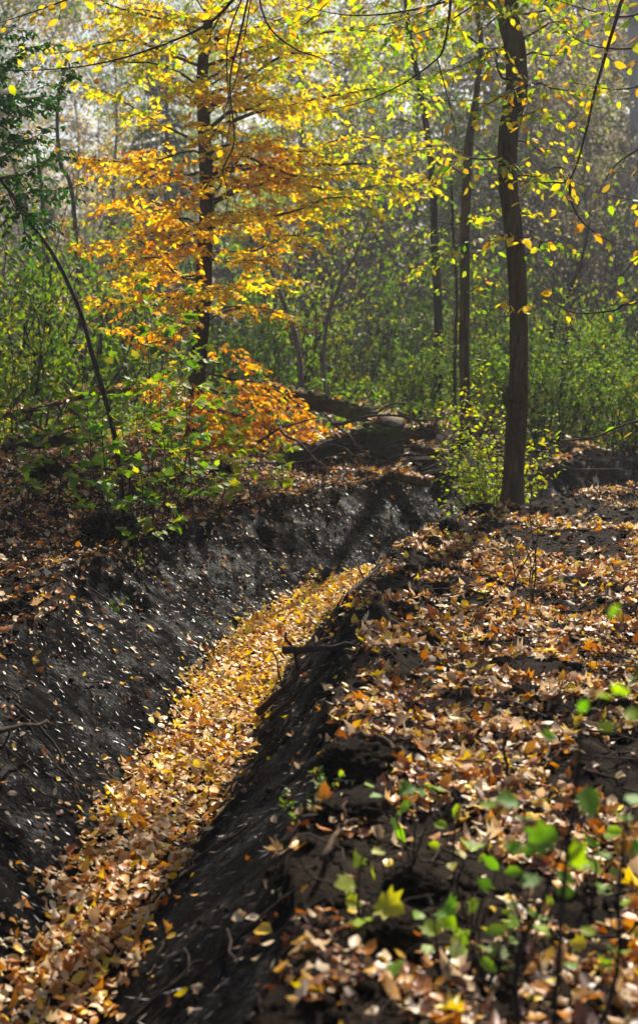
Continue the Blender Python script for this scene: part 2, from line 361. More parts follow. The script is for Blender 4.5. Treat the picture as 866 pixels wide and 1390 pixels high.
for xx, yy, hh, dd in zip(x[keep], y[keep], h[keep], d[keep]):
    if hh < .9 and (hh < .02 or rnd.random() > .22): continue
    r = .006 + .028 * rnd.random() ** 4
    blob(g, (xx, yy, gz(xx, yy) + r * .2), r * (.6 if hh < .9 else 1), 1, .7, rnd.randint(0, 999))
tag(g.build('soil_crumbs', M['soil']), 'small crumbs of black soil lying among the leaves', 'soil', kind='stuff')
g = Geo(); x, y = scatter(4200, -3.4, 4.4, 2.6, 15.5); _, d, al, h = gz(x, y, True); keep = (np.abs(x) < .28 * y + .5) & ((h > .9) | (rs.rand(len(x)) < .45))
for xx, yy in zip(x[keep], y[keep]):
    L = .06 + .35 * rnd.random() ** 2; a = rnd.random() * 6.28; pts = []
    for k in range(5):
        t = k / 4 - .5; px_, py_ = xx + math.cos(a) * L * t + .02 * rnd.gauss(0, 1) * L * 3, yy + math.sin(a) * L * t
        pts.append((px_, py_, gz(px_, py_) + .012 + .03 * rnd.random() + .05 * (k == 4) * rnd.random()))
    g.tube(pts, np.linspace(.0035, .0015, 5) * (.6 + rnd.random()), 4, cap=False)
tag(g.build('twig_litter', M['twig']), 'thin broken twigs mixed into the fallen leaves', 'twigs', kind='stuff')

# ------------------------------------------------------------------ plants
UP = np.array([0, 0, 1.0])
def norm(v): v = np.asarray(v, float); return v / (np.linalg.norm(v) + 1e-9)
def wander(a, b, n=8, w=.06, sag=0.0):
    a, b = np.asarray(a, float), np.asarray(b, float); L = np.linalg.norm(b - a); t = np.linspace(0, 1, n)[:, None]
    ph = rs.rand(3) * 6.28; fr = 1.5 + rs.rand(3) * 2.5
    off = np.sin(t * fr * 3 + ph) - (np.sin(ph) * (1 - t) + np.sin(fr * 3 + ph) * t)
    return a + (b - a) * t + off * w * L + UP * (-sag * L * 4 * t * (1 - t))
def spray(path, gw, A, side=.5, step=.09, r0=.008, lstep=.035, flat=1.0, droop=.25, start=.2, r1=.0015, lv=None):
    """side twigs left and right of a branch path in one roughly level layer; leaf anchors go to A"""
    path = np.asarray(path); seg = np.linalg.norm(np.diff(path, axis=0), axis=1); cum = np.concatenate([[0], np.cumsum(seg)]); L = cum[-1]
    s = L * start; sg = 1
    while s < L:
        p = np.array([np.interp(s, cum, path[:, i]) for i in range(3)]); q = np.array([np.interp(min(L, s + .05), cum, path[:, i]) for i in range(3)]) - np.array([np.interp(max(0, s - .05), cum, path[:, i]) for i in range(3)])
        t = norm(q); sd = norm(np.cross(UP, t) * sg + rs.normal(0, .25, 3) * np.array([1, 1, flat * 1.5]))
        l = side * (1 - .65 * s / L) * (.5 + .7 * rs.rand())
        e = p + norm(t * .75 + sd) * l - UP * droop * l * (.5 + rs.rand())
        tw = wander(p, e, 5, .05, -.04); gw.tube(tw, np.linspace(r0 * .45, r1, 5), 3, cap=False)
        m = max(2, int(l / lstep)); tt = np.linspace(.12, 1, m)
        pos = np.stack([np.interp(tt, np.linspace(0, 1, 5), tw[:, i]) for i in range(3)], 1)
        dv = norm(e - p); lat = norm(np.cross(UP, dv))
        alt = np.where(np.arange(m) % 2 == 0, 1, -1)[:, None]
        dd = dv * .6 + lat * alt * .8 + rs.normal(0, .3, (m, 3)) - UP * (.15 + droop)
        nn = UP + rs.normal(0, .62, (m, 3)) + dd * .2
        A.append((pos, dd, nn)); s += step * (.6 + .8 * rs.rand()); sg = -sg
def put_leaves(A, size, mat, name, parent, val, tmpl=OVAL, curl=.2, width=1.0, spread=.3, shift=None, keep=1.0):
    if not A: return None
    pos = np.vstack([a[0] for a in A]); dd = np.vstack([a[1] for a in A]); nn = np.vstack([a[2] for a in A])
    if keep < 1: k = rs.rand(len(pos)) < keep; pos, dd, nn = pos[k], dd[k], nn[k]
    n = len(pos)
    if n == 0: return None
    v = val(pos) if callable(val) else np.clip(val + spread * rs.normal(size=n), 0, 1)
    g = Geo(); leaves(g, pos, dd, nn, size * (.7 + .6 * rs.rand(n)), tmpl, v, curl, width)
    return g.build(name, mat, parent, shift)
def px_path(pts, d, n=6):
    """pixel polyline (u, v[, depth]) to a smooth world curve"""
    return catmull([P(p[0], p[1], p[2] if len(p) > 2 else d) for p in pts], n)
def trunk(name, pts, d, mat, base_z, parent, shift, up=None, n=14, jit=.03, flare=1.5):
    w = [P(p[0], p[1], d) for p in pts]; r = [p[2] / F * d / 2 for p in pts]
    w[0][2] = base_z - .12
    if up is not None:
        for q, rr in up: w.append(np.asarray(q, float)); r.append(rr)
    c = catmull(w, 8); rr = np.interp(np.linspace(0, len(w) - 1, len(c)), range(len(w)), r)
    h = c[:, 2] - base_z; rr = rr * (1 + (flare - 1) * np.exp(-np.maximum(h, 0) / .12))
    if n >= 14:
        g = Geo(); c = catmull(c, 3); rr = np.interp(np.linspace(0, 1, len(c)), np.linspace(0, 1, len(rr)), rr); n = 48; g.tube(c, rr, n, 0); vv = g.v[0].reshape(len(c), n, 3); a = np.arange(n)[None] * 2 * math.pi / n + np.zeros((len(c), 1))
        zz = c[:, 2][:, None] + np.zeros((1, n)); fl = np.exp(-np.maximum(zz - base_z, 0) / .10)
        kk = 1 + .10 * fbm(np.cos(a) * 9 + 20, zz * 5 + np.sin(a) * 9, 55, 3) + .22 * fbm(np.cos(a) * 1.5 + 9, zz * 1.6 + np.sin(a) * 1.5, 57, 2) + fl * .3 * np.maximum(0, np.sin(a * 4 + 1) + .3 * np.sin(a * 7)) * (flare > 1.2)
        g.v[0] = (c[:, None] + (vv - c[:, None]) * kk[..., None]).reshape(-1, 3)
    else: g = Geo(); g.tube(c, rr, n, jit)
    o = g.build(name, mat, parent, shift); return o, c, rr
def at_z(c, z): return np.array([np.interp(z, c[:, 2], c[:, 0]), np.interp(z, c[:, 2], c[:, 1]), z])

# --- golden beech
D1 = 15.4; b1 = P(268, 620, D1); b1[2] = float(gz(b1[0], b1[1]))
T1 = root('beech_tree', b1, 'dark trunked young beech with a wide golden orange crown left of the ditch', 'tree', 'trees standing by the ditch')
_, c1, r1 = trunk('trunk', [(266, 620, 25), (267, 560, 23), (269, 500, 22), (275, 420, 22), (278, 340, 21), (281, 260, 19), (277, 170, 17), (275, 90, 15), (284, 0, 12)], D1, M['bark'], b1[2], T1, b1,
                  [((-1.25, 15.5, 6.6), .05), ((-1.15, 15.6, 8.4), .03)])
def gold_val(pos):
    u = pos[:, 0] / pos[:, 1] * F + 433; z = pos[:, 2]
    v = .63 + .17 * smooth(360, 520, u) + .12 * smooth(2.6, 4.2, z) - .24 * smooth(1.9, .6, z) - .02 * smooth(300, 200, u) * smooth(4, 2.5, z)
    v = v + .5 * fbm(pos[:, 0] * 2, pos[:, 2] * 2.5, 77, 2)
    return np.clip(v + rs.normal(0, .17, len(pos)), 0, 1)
limbs = [(560, 200, 600, -.8), (570, 330, 590, -1.2), (540, 230, 560, -1.3), (580, 380, 620, -.6), (590, 300, 625, -1.3), (600, 440, 625, -.3), (140, 250, 120, -1.3), (90, 300, 60, -1.3), (60, 240, 20, -1.2), (190, 300, 185, -1.5), (120, 330, 110, -1.0), (50, 330, 10, -1.1), (30, 130, 5, .3), (90, 150, 60, .2), (40, 90, -5, -.3), (70, 450, 30, .4), (110, 400, 60, -.8), (60, 400, 30, .7), (20, 480, 0, -.2), (250, 560, 180, .2), (220, 560, 240, -.7), (180, 590, 165, .7), (300, 470, 290, .2), (270, 450, 250, -.6), (330, 180, 300, .3), (370, 150, 370, .2), (410, 200, 390, .6), (450, 210, 430, .1), (150, 190, 130, .6), (210, 130, 230, .7), (160, 300, 130, -1.2), (240, 380, 220, -1.0),
         (260, 340, 250, -1.2), (350, 380, 350, -.8), (400, 240, 420, -1), (320, 240, 320, -1), (260, 200, 280, -.8), (345, 105, 325, .3), (270, 95, 200, -.4), (200, 95, 130, .4), (420, 120, 400, -.2), (470, 150, 450, .4), (310, 130, 270, 1.0), (120, 100, 50, -.4), (60, 170, 5, .5), (380, 140, 350, -.9),
         (90, 30, 70, .5), (440, 190, 470, -.8), (520, 170, 520, .2), (360, 200, 330, -1.3), (230, 170, 240, -1.2),
         (240, 615, 215, -.3), (190, 600, 125, .2), (280, 590, 265, .4), (345, 440, 325, -.6), (130, 510, 60, -.4), (400, 400, 375, .4), (440, 390, 420, -.5), (500, 420, 560, -.6), (520, 450, 590, -.3),
         (545, 480, 610, -.2), (555, 400, 615, -.9), (470, 350, 500, .3), (150, 430, 90, .8), (210, 460, 190, -1.2), (60, 430, 10, .3), (300, 520, 290, -1.0), (90, 560, 70, .3), (560, 330, 610, -.8),
         (30, 330, -60, -.5), (20, 230, -50, -.6), (160, 380, 140, -1.4), (330, 300, 300, -1.5), (420, 300, 400, -1.4), (500, 250, 560, -1.2)]
for i, (v0, u1, v1, dy) in enumerate(limbs):
    z0 = P(275, v0, D1)[2]; s = at_z(c1, z0); e = P(u1, v1 + rs.normal() * 14, D1 + dy); L = np.linalg.norm(e - s)
    path = wander(s, e, 9, .035, -.05); gw = Geo(); A = []
    gw.tube(path, np.linspace(.006 + .008 * L, .002, 9), 5, cap=False)
    spray(path, gw, A, side=min(.75, .32 * L + .18), step=.055, r0=.008, lstep=.026, droop=.14 if v0 < 480 else .22)
    br = gw.build('branch', M['twig'], T1, b1)
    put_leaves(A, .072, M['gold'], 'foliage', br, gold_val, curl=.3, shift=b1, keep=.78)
# the withered side branch
s = at_z(c1, P(275, 420, D1)[2]); e = P(425, 452, D1 - .6); path = wander(s, e, 8, .03, -.06); gw = Geo(); A = []
gw.tube(path, np.linspace(.014, .002, 8), 5, cap=False); spray(path, gw, A, side=.3, step=.05, lstep=.03, start=.4)
br = tag(gw.build('branch', M['twig'], T1, b1), 'withered branch with shrivelled rust brown leaves'); put_leaves(A, .06, M['rust'], 'foliage', br, .2, curl=.9, width=.6, shift=b1)
# high crown above the frame
for i in range(9):
    z0 = 5.0 + 3 * rs.rand(); s = at_z(c1, z0); a = rs.rand() * 6.28; e = s + np.array([math.cos(a), math.sin(a), .25]) * (1.2 + rs.rand()); path = wander(s, e, 7, .04, -.04); gw = Geo(); A = []
    gw.tube(path, np.linspace(.018, .002, 7), 4, cap=False); spray(path, gw, A, side=.6, step=.13, lstep=.055)
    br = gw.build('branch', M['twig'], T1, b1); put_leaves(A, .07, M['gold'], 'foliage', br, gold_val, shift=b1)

# --- tree right of the ditch
D2 = 11.1; b2 = P(695, 690, D2); b2[2] = float(gz(b2[0], b2[1]))
T2 = root('forest_tree', b2, 'tall mossy trunk with a knot low down, right of the ditch', 'tree', 'trees standing by the ditch')
_, c2, r2 = trunk('trunk', [(695, 692, 31), (697, 650, 28), (699, 600, 28), (702, 555, 28), (704, 500, 25), (704, 430, 24), (701, 360, 25), (695, 300, 25), (689, 240, 25), (690, 180, 26), (701, 120, 28), (698, 60, 28), (689, 0, 28)], D2, M['bark_moss'], b2[2], T2, b2,
                  [((1.50, 11.0, 5.2), .08), ((1.3, 11.1, 6.8), .06), ((1.35, 11.1, 9), .03)], 18, .035)
g = Geo(); kp = P(690, 540, D2 - .04); blob(g, kp + [.01, 0, 0], .055, 3, 1.5, 4); g.build('knot', M['bark_moss'], T2, b2)
def mixval(mu, sp=.2): return lambda pos: np.clip(mu + sp * rs.normal(size=len(pos)) + .35 * fbm(pos[:, 0] * 2.2, pos[:, 2] * 2.2, 88, 2), 0, 1)
def bough(T, b, path, mat, r, val, leaf=.072, side=.35, step=.13, start=.05, droop=.35, keep=1, lstep=.05, label=None):
    gw = Geo(); A = []; n = len(path); gw.tube(path, np.linspace(r, .002, n), 6, cap=False)
    if leaf: spray(path, gw, A, side=side, step=step, lstep=lstep, start=start, droop=droop, r0=.006)
    o = gw.build('branch', M['twig'], T, b)
    if label: o['label'] = label
    if leaf: put_leaves(A, leaf, mat, 'foliage', o, val, curl=.25, keep=keep, shift=b)
    return o
top2 = at_z(c2, 5.2)
dB = 9.0
j0 = P(345, -40, 9.3)
for pts, r, side, keep, start, lab in [
    ([(345, -40, 9.3), (315, 0), (280, 33), (220, 60), (150, 82), (75, 93), (-10, 95)], .012, .32, .5, .15, 'long bare-stemmed branch arching across the top left with yellow leaves'),
    ([(345, -40, 9.3), (325, 50), (312, 110), (318, 190), (303, 230), (310, 270), (295, 322)], .008, .12, .22, .3, 'thin branch hanging straight down in front of the golden crown'),
    ([(340, -30), (312, 40), (308, 90), (312, 160), (306, 200)], .006, .1, .2, .3, None),
    ([(345, -40, 9.3), (340, 0), (330, 60), (316, 120), (285, 190), (250, 200)], .005, .12, .2, .4, None),
    ([(345, -40, 9.3), (362, 30), (400, 65), (433, 77), (470, 95)], .008, .25, .5, .4, None),
    ([(612, -40), (611, 10), (603, 60), (592, 80), (548, 112), (493, 137), (440, 150)], .010, .25, .45, .2, 'curved branch sweeping down to the left beside the trunk'),
    ([(593, 78), (606, 125), (616, 165), (620, 185)], .005, .15, .4, .3, None),
    ([(690, -60, 10), (560, -20, 9.5), (450, -30, 9.3), (345, -40, 9.3), (180, -30, 9.3), (60, 10, 9.2), (0, 30, 9.2)], .020, .45, .8, .1, None),
    ([(690, -30, 10), (580, 8, 9.5), (480, 20, 9.3), (400, 5, 9.3)], .010, .3, .6, .3, None),
    ]:
    bough(T2, b2, px_path(pts, dB), M['yellow'], r, mixval(.5), keep=keep, side=side, start=start, label=lab)
for (v0, u1, v1, dy) in [(-30, 420, -10, -1.5), (-60, 350, 20, -1.2), (-20, 480, 40, -.5), (0, 520, 60, -1.6), (-50, 260, 0, -1.6), (30, 600, 50, .6), (90, 780, 70, .4), (0, 760, 10, -1.0), (-20, 830, 40, -1.5), (150, 640, 150, -1.4), (240, 770, 260, -1.1), (60, 560, 20, -.8), (110, 590, 95, -1.2), (60, 800, 30, -.6), (120, 800, 120, -1), (200, 780, 215, .5), (30, 640, -10, -1.5), (210, 600, 235, -.5), (20, 840, -20, .3), (280, 745, 300, .4), (345, 770, 330, -.4), (160, 760, 170, -1.2), (320, 640, 350, .3)]:
    s = at_z(c2, P(690, v0, D2)[2]); e = P(u1, v1, D2 + dy)
    bough(T2, b2, wander(s, e, 9, .05, -.05), M['yellowgreen'], .010, mixval(.5, .25), leaf=.068, side=.42, step=.09, keep=.8, start=.15, lstep=.04)
# leaves straight on the trunk
for (u, v, u1, v1) in [(696, 412, 685, 408), (700, 415, 716, 412), (696, 300, 686, 322), (700, 330, 712, 322), (700, 240, 720, 232)]:
    s = P(u, v, D2 - .12); e = P(u1, v1, D2 - .35); bough(T2, b2, wander(s, e, 5, .04), M['yellow'], .004, mixval(.65), leaf=.085, side=.1, step=.05, keep=1, start=.5)
for i in range(12):
    z0 = 5.0 + 3.8 * rs.rand(); s = at_z(c2, z0); a = rs.rand() * 6.28; e = s + np.array([math.cos(a), math.sin(a), .3]) * (1.0 + 1.5 * rs.rand())
    gw = Geo(); A = []; path = wander(s, e, 7, .05, -.04); gw.tube(path, np.linspace(.02, .002, 7), 4, cap=False); spray(path, gw, A, side=.6, step=.15, lstep=.06)
    br = gw.build('branch', M['twig'], T2, b2); put_leaves(A, .07, M['yellowgreen'], 'foliage', br, .5, keep=.6, shift=b2)

# --- middle trees
D3 = 16.0; b3 = P(634, 612, D3); b3[2] = float(gz(b3[0], b3[1]))
T3 = root('forest_tree', b3, 'slender dark tree left of the mossy trunk, bending at its top', 'tree', 'trees standing by the ditch')
_, c3, r3 = trunk('trunk', [(634, 615, 19), (632, 560, 15), (630, 480, 14), (631, 400, 14), (631, 330, 13), (633, 260, 13), (637, 190, 12), (646, 130, 8), (653, 60, 7), (649, 0, 6)], D3, M['bark_moss'], b3[2], T3, b3, [((1.95, 16, 6.4), .02), ((2.0, 16, 8), .012)], 10)
for pts, keep in [([(628, 200), (600, 228), (545, 258), (490, 266), (440, 268)], .7), ([(636, 190), (670, 215), (720, 235), (765, 245)], .5), ([(630, 330), (600, 345), (560, 370)], .7), ([(631, 300), (655, 290), (680, 280)], .8),
                  ([(633, 240), (600, 215), (580, 190), (560, 180)], .6), ([(650, 60), (620, 40), (590, 35)], .8), ([(650, 90), (680, 60), (740, 40)], .6), ([(631, 400), (655, 385), (678, 380)], .8), ([(631, 350), (612, 330), (596, 318)], .8)]:
    bough(T3, b3, px_path(pts, D3 - .5), M['yellowgreen'], .010, mixval(.6, .25), leaf=.07, side=.45, step=.08, keep=min(1, keep * 1.3), lstep=.04)
D4 = 21.0; b4 = P(594, 562, D4); b4[2] = float(gz(b4[0], b4[1]))
T4 = root('forest_tree', b4, 'thin dark trunk farther back, left of the slender dark tree', 'tree', 'trees standing by the ditch')
_, c4, _ = trunk('trunk', [(594, 570, 14), (595, 480, 13), (594, 400, 12), (590, 330, 11), (589, 270, 10), (583, 200, 9), (570, 120, 8), (555, 40, 7), (548, -30, 6)], D4, M['bark'], b4[2], T4, b4, None, 8)
for i in range(9):
    v0 = 20 + 40 * i; s = at_z(c4, P(590, v0, D4)[2]); e = s + np.array([(1 if i % 2 else -1) * (.8 + rs.rand()), -.5 + rs.rand(), .2])
    bough(T4, b4, wander(s, e, 7, .05, -.04), M['limegreen'], .012, mixval(.45, .2), leaf=.08, side=.5, step=.16, keep=.6)
D4b = 18.; b5 = P(617, 590, D4b); b5[2] = float(gz(b5[0], b5[1]))
T5 = root('young_tree', b5, 'pole thin sapling with few leaves just left of the slender dark tree', 'tree')
_, c5, _ = trunk('trunk', [(618, 590, 5), (617, 500, 4.5), (620, 400, 4), (616, 330, 4), (612, 240, 3)], D4b, M['twig'], b5[2], T5, b5, None, 6)
for i in range(7):
    s = at_z(c5, P(617, 260 + 35 * i, D4b)[2]); e = s + np.array([(1 if i % 2 else -1) * .6, -.2, .25]); bough(T5, b5, wander(s, e, 6, .05), M['limegreen'], .005, mixval(.4), leaf=.07, side=.25, step=.12, keep=.6)

# --- tree outside the right edge whose branches reach in
b6 = np.array([4.6, 9.0, float(gz(4.6, 9.0))])
T6 = root('beech_tree', b6, 'beech beyond the right edge, only its thin winding branches reach in', 'tree', 'trees standing by the ditch')
g = Geo(); tp = catmull([b6 - [0, 0, .1], b6 + [.05, 0, 2], b6 + [-.05, .1, 4.5], b6 + [0, 0, 8]], 8); g.tube(tp, np.linspace(.16, .05, len(tp)), 14, .03); g.build('trunk', M['bark_moss'], T6, b6)
for pts, r, keep, side in [
    ([(1000, -160), (900, -60), (850, -10), (835, 30), (820, 80), (806, 130), (796, 175), (775, 240), (745, 247), (712, 246), (690, 236)], .017, .5, .35),
    ([(773, 242), (775, 270), (790, 300), (825, 325), (870, 340)], .010, .3, .25),
    ([(1250, 380), (1050, 400), (866, 410), (833, 421), (778, 424), (745, 405), (725, 395)], .012, .45, .3),
    ([(1250, 500), (1000, 550), (863, 572), (803, 594), (753, 585), (723, 570)], .012, .5, .25),
    ([(1100, 0), (950, 10), (880, 60), (800, 60), (740, 20)], .013, .6, .4),
    ([(1100, 60), (930, 90), (850, 120), (770, 110)], .012, .7, .4), ([(1100, -80), (950, -30), (860, 20), (790, 10), (730, -10)], .012, .8, .4), ([(1100, 220), (950, 250), (870, 270), (810, 260)], .010, .6, .35),
    ([(1100, 150), (930, 170), (870, 200), (830, 230), (800, 290)], .010, .6, .35),
    ([(1100, 300), (930, 320), (866, 350), (840, 380)], .010, .6, .3),
    ([(1150, 450), (950, 480), (880, 500), (850, 520)], .010, .5, .35)]:
    path = px_path(pts, dB)
    bough(T6, b6, path, M['yellowgreen'], r, mixval(.33, .25), leaf=.072, keep=min(1, keep * 1.3), side=side, step=.12)
for i in range(14):
    s = b6 + np.array([0, 0, 4 + 4 * rs.rand()]); a = rs.rand() * 6.28; e = s + np.array([math.cos(a), math.sin(a), .25]) * (1.5 + 1.5 * rs.rand())
    bough(T6, b6, wander(s, e, 7, .05), M['yellowgreen'], .02, .4, side=.6, step=.16, keep=.7)

# --- leaning sapling, dark green leaves, left edge
D7 = 10.3; b7 = P(172, 700, D7); b7[2] = float(gz(b7[0], b7[1]))
T7 = root('leaning_sapling', b7, 'thin leaning sapling arching left with dark green leaves at the left edge', 'tree')
_, c7, _ = trunk('stem', [(172, 700, 7), (160, 620, 7), (148, 560, 7), (125, 480, 6.5), (108, 420, 6), (75, 350, 5.5), (40, 300, 5), (17, 265, 5), (-10, 225, 4), (-40, 150, 3), (-60, 60, 2.5)], D7, M['twig'], b7[2], T7, b7, None, 7, flare=1.3)
for (u0, v0, u1, v1) in [(20, 268, 110, 250), (0, 240, 95, 205), (-10, 225, 70, 170), (-30, 180, 100, 85), (-40, 150, 60, 110), (10, 255, 60, 300), (-50, 100, 80, 60), (-40, 130, 40, 150), (0, 240, 60, 240), (30, 285, 40, 330), (-60, 60, 45, 40), (-20, 200, 30, 190)]:
    s = P(u0, v0, D7); e = P(u1, v1, D7 - .6 + 1.0 * rs.rand())
    bough(T7, b7, wander(s, e, 7, .05, .03), M['darkgreen'], .006, mixval(.45, .2), leaf=.045, side=.3, step=.028, lstep=.018, droop=.3)

# --- generic bushes and trees (several meshes each, then copied)
def make_bush(name, label, cat, h, w, stems, lmat, leaf, val, density=1.0, bark='twig', group=None, tmpl=DIA, twigs=7, loc=(0, 0, 0), fname='foliage', up=.5):
    T = root(name, loc, label, cat, group); g = Geo(); A = []
    for i in range(stems):
        a = rs.rand() * 6.28; rr = rs.rand() ** .6
        b = np.array([math.cos(a), math.sin(a), 0]) * w * .18 * rs.rand(); t = np.array([math.cos(a) * w * .5 * rr, math.sin(a) * w * .5 * rr, h * (1 - .45 * rr ** 2) * (.75 + .3 * rs.rand())])
        p = wander(b - UP * .1, t, 8, .06, -.06); g.tube(p, np.linspace(.006 + .004 * h, .002, 8), 4, cap=False)
        for k in range(twigs):
            f = .15 + .85 * rs.rand(); s = p[int(f * 7)]; a2 = rs.rand() * 6.28
            e = s + np.array([math.cos(a2) * .8, math.sin(a2) * .8, up + .6 * rs.rand()]) * h * (.10 + .12 * rs.rand())
            q = wander(s, e, 5, .08); g.tube(q, np.linspace(.005, .0015, 5) * (.6 + .15 * h), 3, cap=False)
            for kk in range(2):
                s2 = q[rs.randint(1, 5)]; e2 = s2 + rs.normal(0, 1, 3) * h * .05 + UP * h * .03; q2 = wander(s2, e2, 3, .05); g.tube(q2, np.linspace(.003, .001, 3) * (.6 + .15 * h), 3, cap=False)
                m = int(4 * density); tt = rs.rand(m, 1); A.append((s2 + (e2 - s2) * tt * 1.3 + rs.normal(0, .01, (m, 3)), rs.normal(0, 1, (m, 3)) - UP * .2, UP + rs.normal(0, .6, (m, 3))))
            m = int(7 * density); tt = rs.rand(m, 1); A.append((s + (e - s) * tt + rs.normal(0, .02 * h, (m, 3)), rs.normal(0, 1, (m, 3)) - UP * .2, UP + rs.normal(0, .6, (m, 3))))
    g.build('stems', M[bark], T)
    if density > 0: put_leaves(A, leaf, M[lmat], fname, T, mixval(val, .2), tmpl, .3)
    return T
def make_conifer(h, label, loc):
    T = root('conifer_tree', loc, label, 'tree', 'dark conifers at the back'); g = Geo(); g.tube([(0, 0, -.3), (0, 0, h * .5), (.1, 0, h)], [.28, .16, .02], 8)
    gl = Geo(); gb = g; z = 2.0
    while z < h:
        L = (h - z) * .24 + .4
        for k in range(7):
            if rs.rand() < .12: continue
            a = rs.rand() * 6.28; dv = np.array([math.cos(a), math.sin(a), -.22]); s = np.array([0, 0, z + rs.rand() * .4]); l = L * (.6 + .5 * rs.rand())
            gb.tube([s, s + dv * l], [.03, .006], 3, cap=False); m = int(60 * l / 3) + 10; t = (.15 + .85 * rs.rand(m, 1)); lat = np.cross(dv, UP)
            off = rs.normal(0, 1, (m, 1)) * lat * l * .16 * (1.1 - t); pos = s + dv * l * t + off - UP * rs.rand(m, 1) * .25
            leaves(gl, pos, dv + np.sign(off) * .6 + rs.normal(0, .3, (m, 3)) - UP * .4, UP + rs.normal(0, .5, (m, 3)), .34, DIA, rs.rand(m), .2, .55)
        z += .55
    gb.build('trunk', M['bark'], T); gl.build('needles', M['conifer'], T); return T
def make_tree(name, label, h, lmat, val, loc, density=1.0, r=.08, bark='bark', leaf=.13, crown0=.25, spread=.32, group=None, lean=0., cover=1):
    T = root(name, loc, label, 'tree', group); g = Geo()
    p = wander((0, 0, -.3), (lean * h, 0, h), 12, .03); g.tube(p, np.linspace(r, .02, 12), 9, .04)
    gb = g; A = []; nl = 34
    for i in range(nl):
        f = crown0 + (1 - crown0) * (i + rs.rand()) / nl; s = np.array([np.interp(f * 11, range(12), p[:, c]) for c in range(3)])
        a = rs.rand() * 6.28; l = h * spread * math.sin(math.pi * min(1, .25 + .8 * (1 - (f - crown0) / (1 - crown0)))) * (.5 + .6 * rs.rand()) + .3
        e = s + np.array([math.cos(a), math.sin(a), .35 + .3 * rs.rand()]) * l; q = wander(s, e, 6, .06, -.05); gb.tube(q, np.linspace(r * .25, .006, 6), 4, cap=False)
        for k in range(9):
            s2 = q[rs.randint(1, 6)]; e2 = s2 + rs.normal(0, 1, 3) * l * .22 + UP * l * .05; gb.tube(wander(s2, e2, 4, .08), np.linspace(.012, .003, 4), 3, cap=False)
            m = int(30 * density); A.append((s2 + (e2 - s2) * rs.rand(m, 1) * 1.2 + rs.normal(0, .06 * l, (m, 3)), rs.normal(0, 1, (m, 3)), UP + rs.normal(0, .7, (m, 3))))
    gb.build('trunk', M[bark], T)
    if density > 0: put_leaves(A, leaf, M[lmat], 'foliage', T, mixval(val, .2), DIA, .3)
    return T
def spot(u, d): 
    x = (u - 433) / F * d; return (x, d, float(gz(x, d)))
def place_all(proto_list, spots):
    used = set()
    for (k, u, d, sc, label) in spots:
        p = proto_list[k]
        o = p if k not in used else copy_tree(p); used.add(k)
        o['label'] = label; o.location = spot(u, d); o.rotation_euler = (0, 0, rs.rand() * 6.28); o.scale = (sc, sc, sc * (.9 + .2 * rs.rand()))

# shrubs behind the ditch
bushes = [make_bush('shrub', 'x', 'shrub', 2.4, 2.2, 16, 'green', .085, .5, 1.0, group='green shrubs behind the logs'),
          make_bush('shrub', 'x', 'shrub', 3.2, 2.4, 14, 'green', .08, .75, .7, group='green shrubs behind the logs'),
          make_bush('shrub', 'x', 'shrub', 3.4, 2.6, 22, 'grey', .06, .5, .35, 'twig_grey', group='bare grey shrubs in the back', twigs=10),
          make_bush('shrub', 'x', 'shrub', 2.0, 2.0, 18, 'green', .07, .8, .8, group='green shrubs behind the logs'),
          make_bush('shrub', 'x', 'shrub', 1.5, 2.0, 24, 'green', .06, .6, 1.1, group='green shrubs behind the logs')]
place_all(bushes, [
    (0, 30, 17, 1.15, 'dense green shrub at the left edge behind the leaning sapling'), (1, 95, 20, 1.2, 'tall loose green shrub between left edge and golden beech'),
    (0, 150, 24, 1.2, 'green shrub farther back, left of the golden beech'), (3, -20, 14, .8, 'low lime green shrub cut by the left edge'),
    (1, 200, 22, .9, 'airy green shrub showing under the left side of the golden crown'), (2, 130, 30, 1.5, 'large grey leafless shrub behind the left green shrubs'),
    (2, 30, 34, 1.8, 'widest grey brown thicket at far left'), (2, 230, 36, 1.6, 'grey thicket straight behind the golden beech trunk'),
    (0, 350, 21, .9, 'green shrub just right of the golden beech trunk'), (1, 400, 23, 1.2, 'tall thin green shrub behind the mossy log'), (3, 460, 24, 1.1, 'pale lime shrub above the big cut log'),
    (1, 500, 27, 1.4, 'high airy shrub between golden beech and thin dark trunk'), (0, 550, 25, 1.1, 'green shrub left of the thin dark trunk'), (2, 430, 31, 1.5, 'grey twiggy shrub rising behind the pale lime shrub'),
    (2, 520, 35, 1.7, 'grey twiggy thicket rising behind the green shrub left of the thin trunk'), (1, 640, 26, 1.1, 'green shrub showing between the two dark trunks'), (4, 575, 19.5, .8, 'low bushy green plant right behind the big cut log'),
    (4, 740, 16.5, 1.0, 'bright bushy shrub just right of the mossy trunk'), (4, 800, 18, 1.15, 'broad bright green bush in the right clearing'), (4, 850, 15.5, .8, 'low green bush at the right edge'),
    (3, 770, 22, 1.1, 'lime shrub behind the broad bright bush'), (1, 840, 24, 1.2, 'tall loose green shrub near the right edge'), (2, 760, 27, 1.5, 'grey bare shrub right of the mossy trunk'),
    (2, 830, 30, 1.7, 'grey bare shrub behind the tall loose one at right'), (2, 700, 33, 1.7, 'grey bare thicket straight behind the mossy trunk'), (2, 880, 25, 1.4, 'grey twiggy shrub cut by the right edge'),
    (0, 690, 24, 1.0, 'green shrub behind the mossy trunk'), (3, 620, 30, 1.4, 'hazy lime shrub seen far between the dark trunks'), (4, 680, 19, .9, 'low bright shrub left behind the mossy trunk'),
    (0, 290, 27, 1.4, 'green shrub behind the lower golden crown'), (3, 60, 27, 1.6, 'lime shrub in haze at the left')])

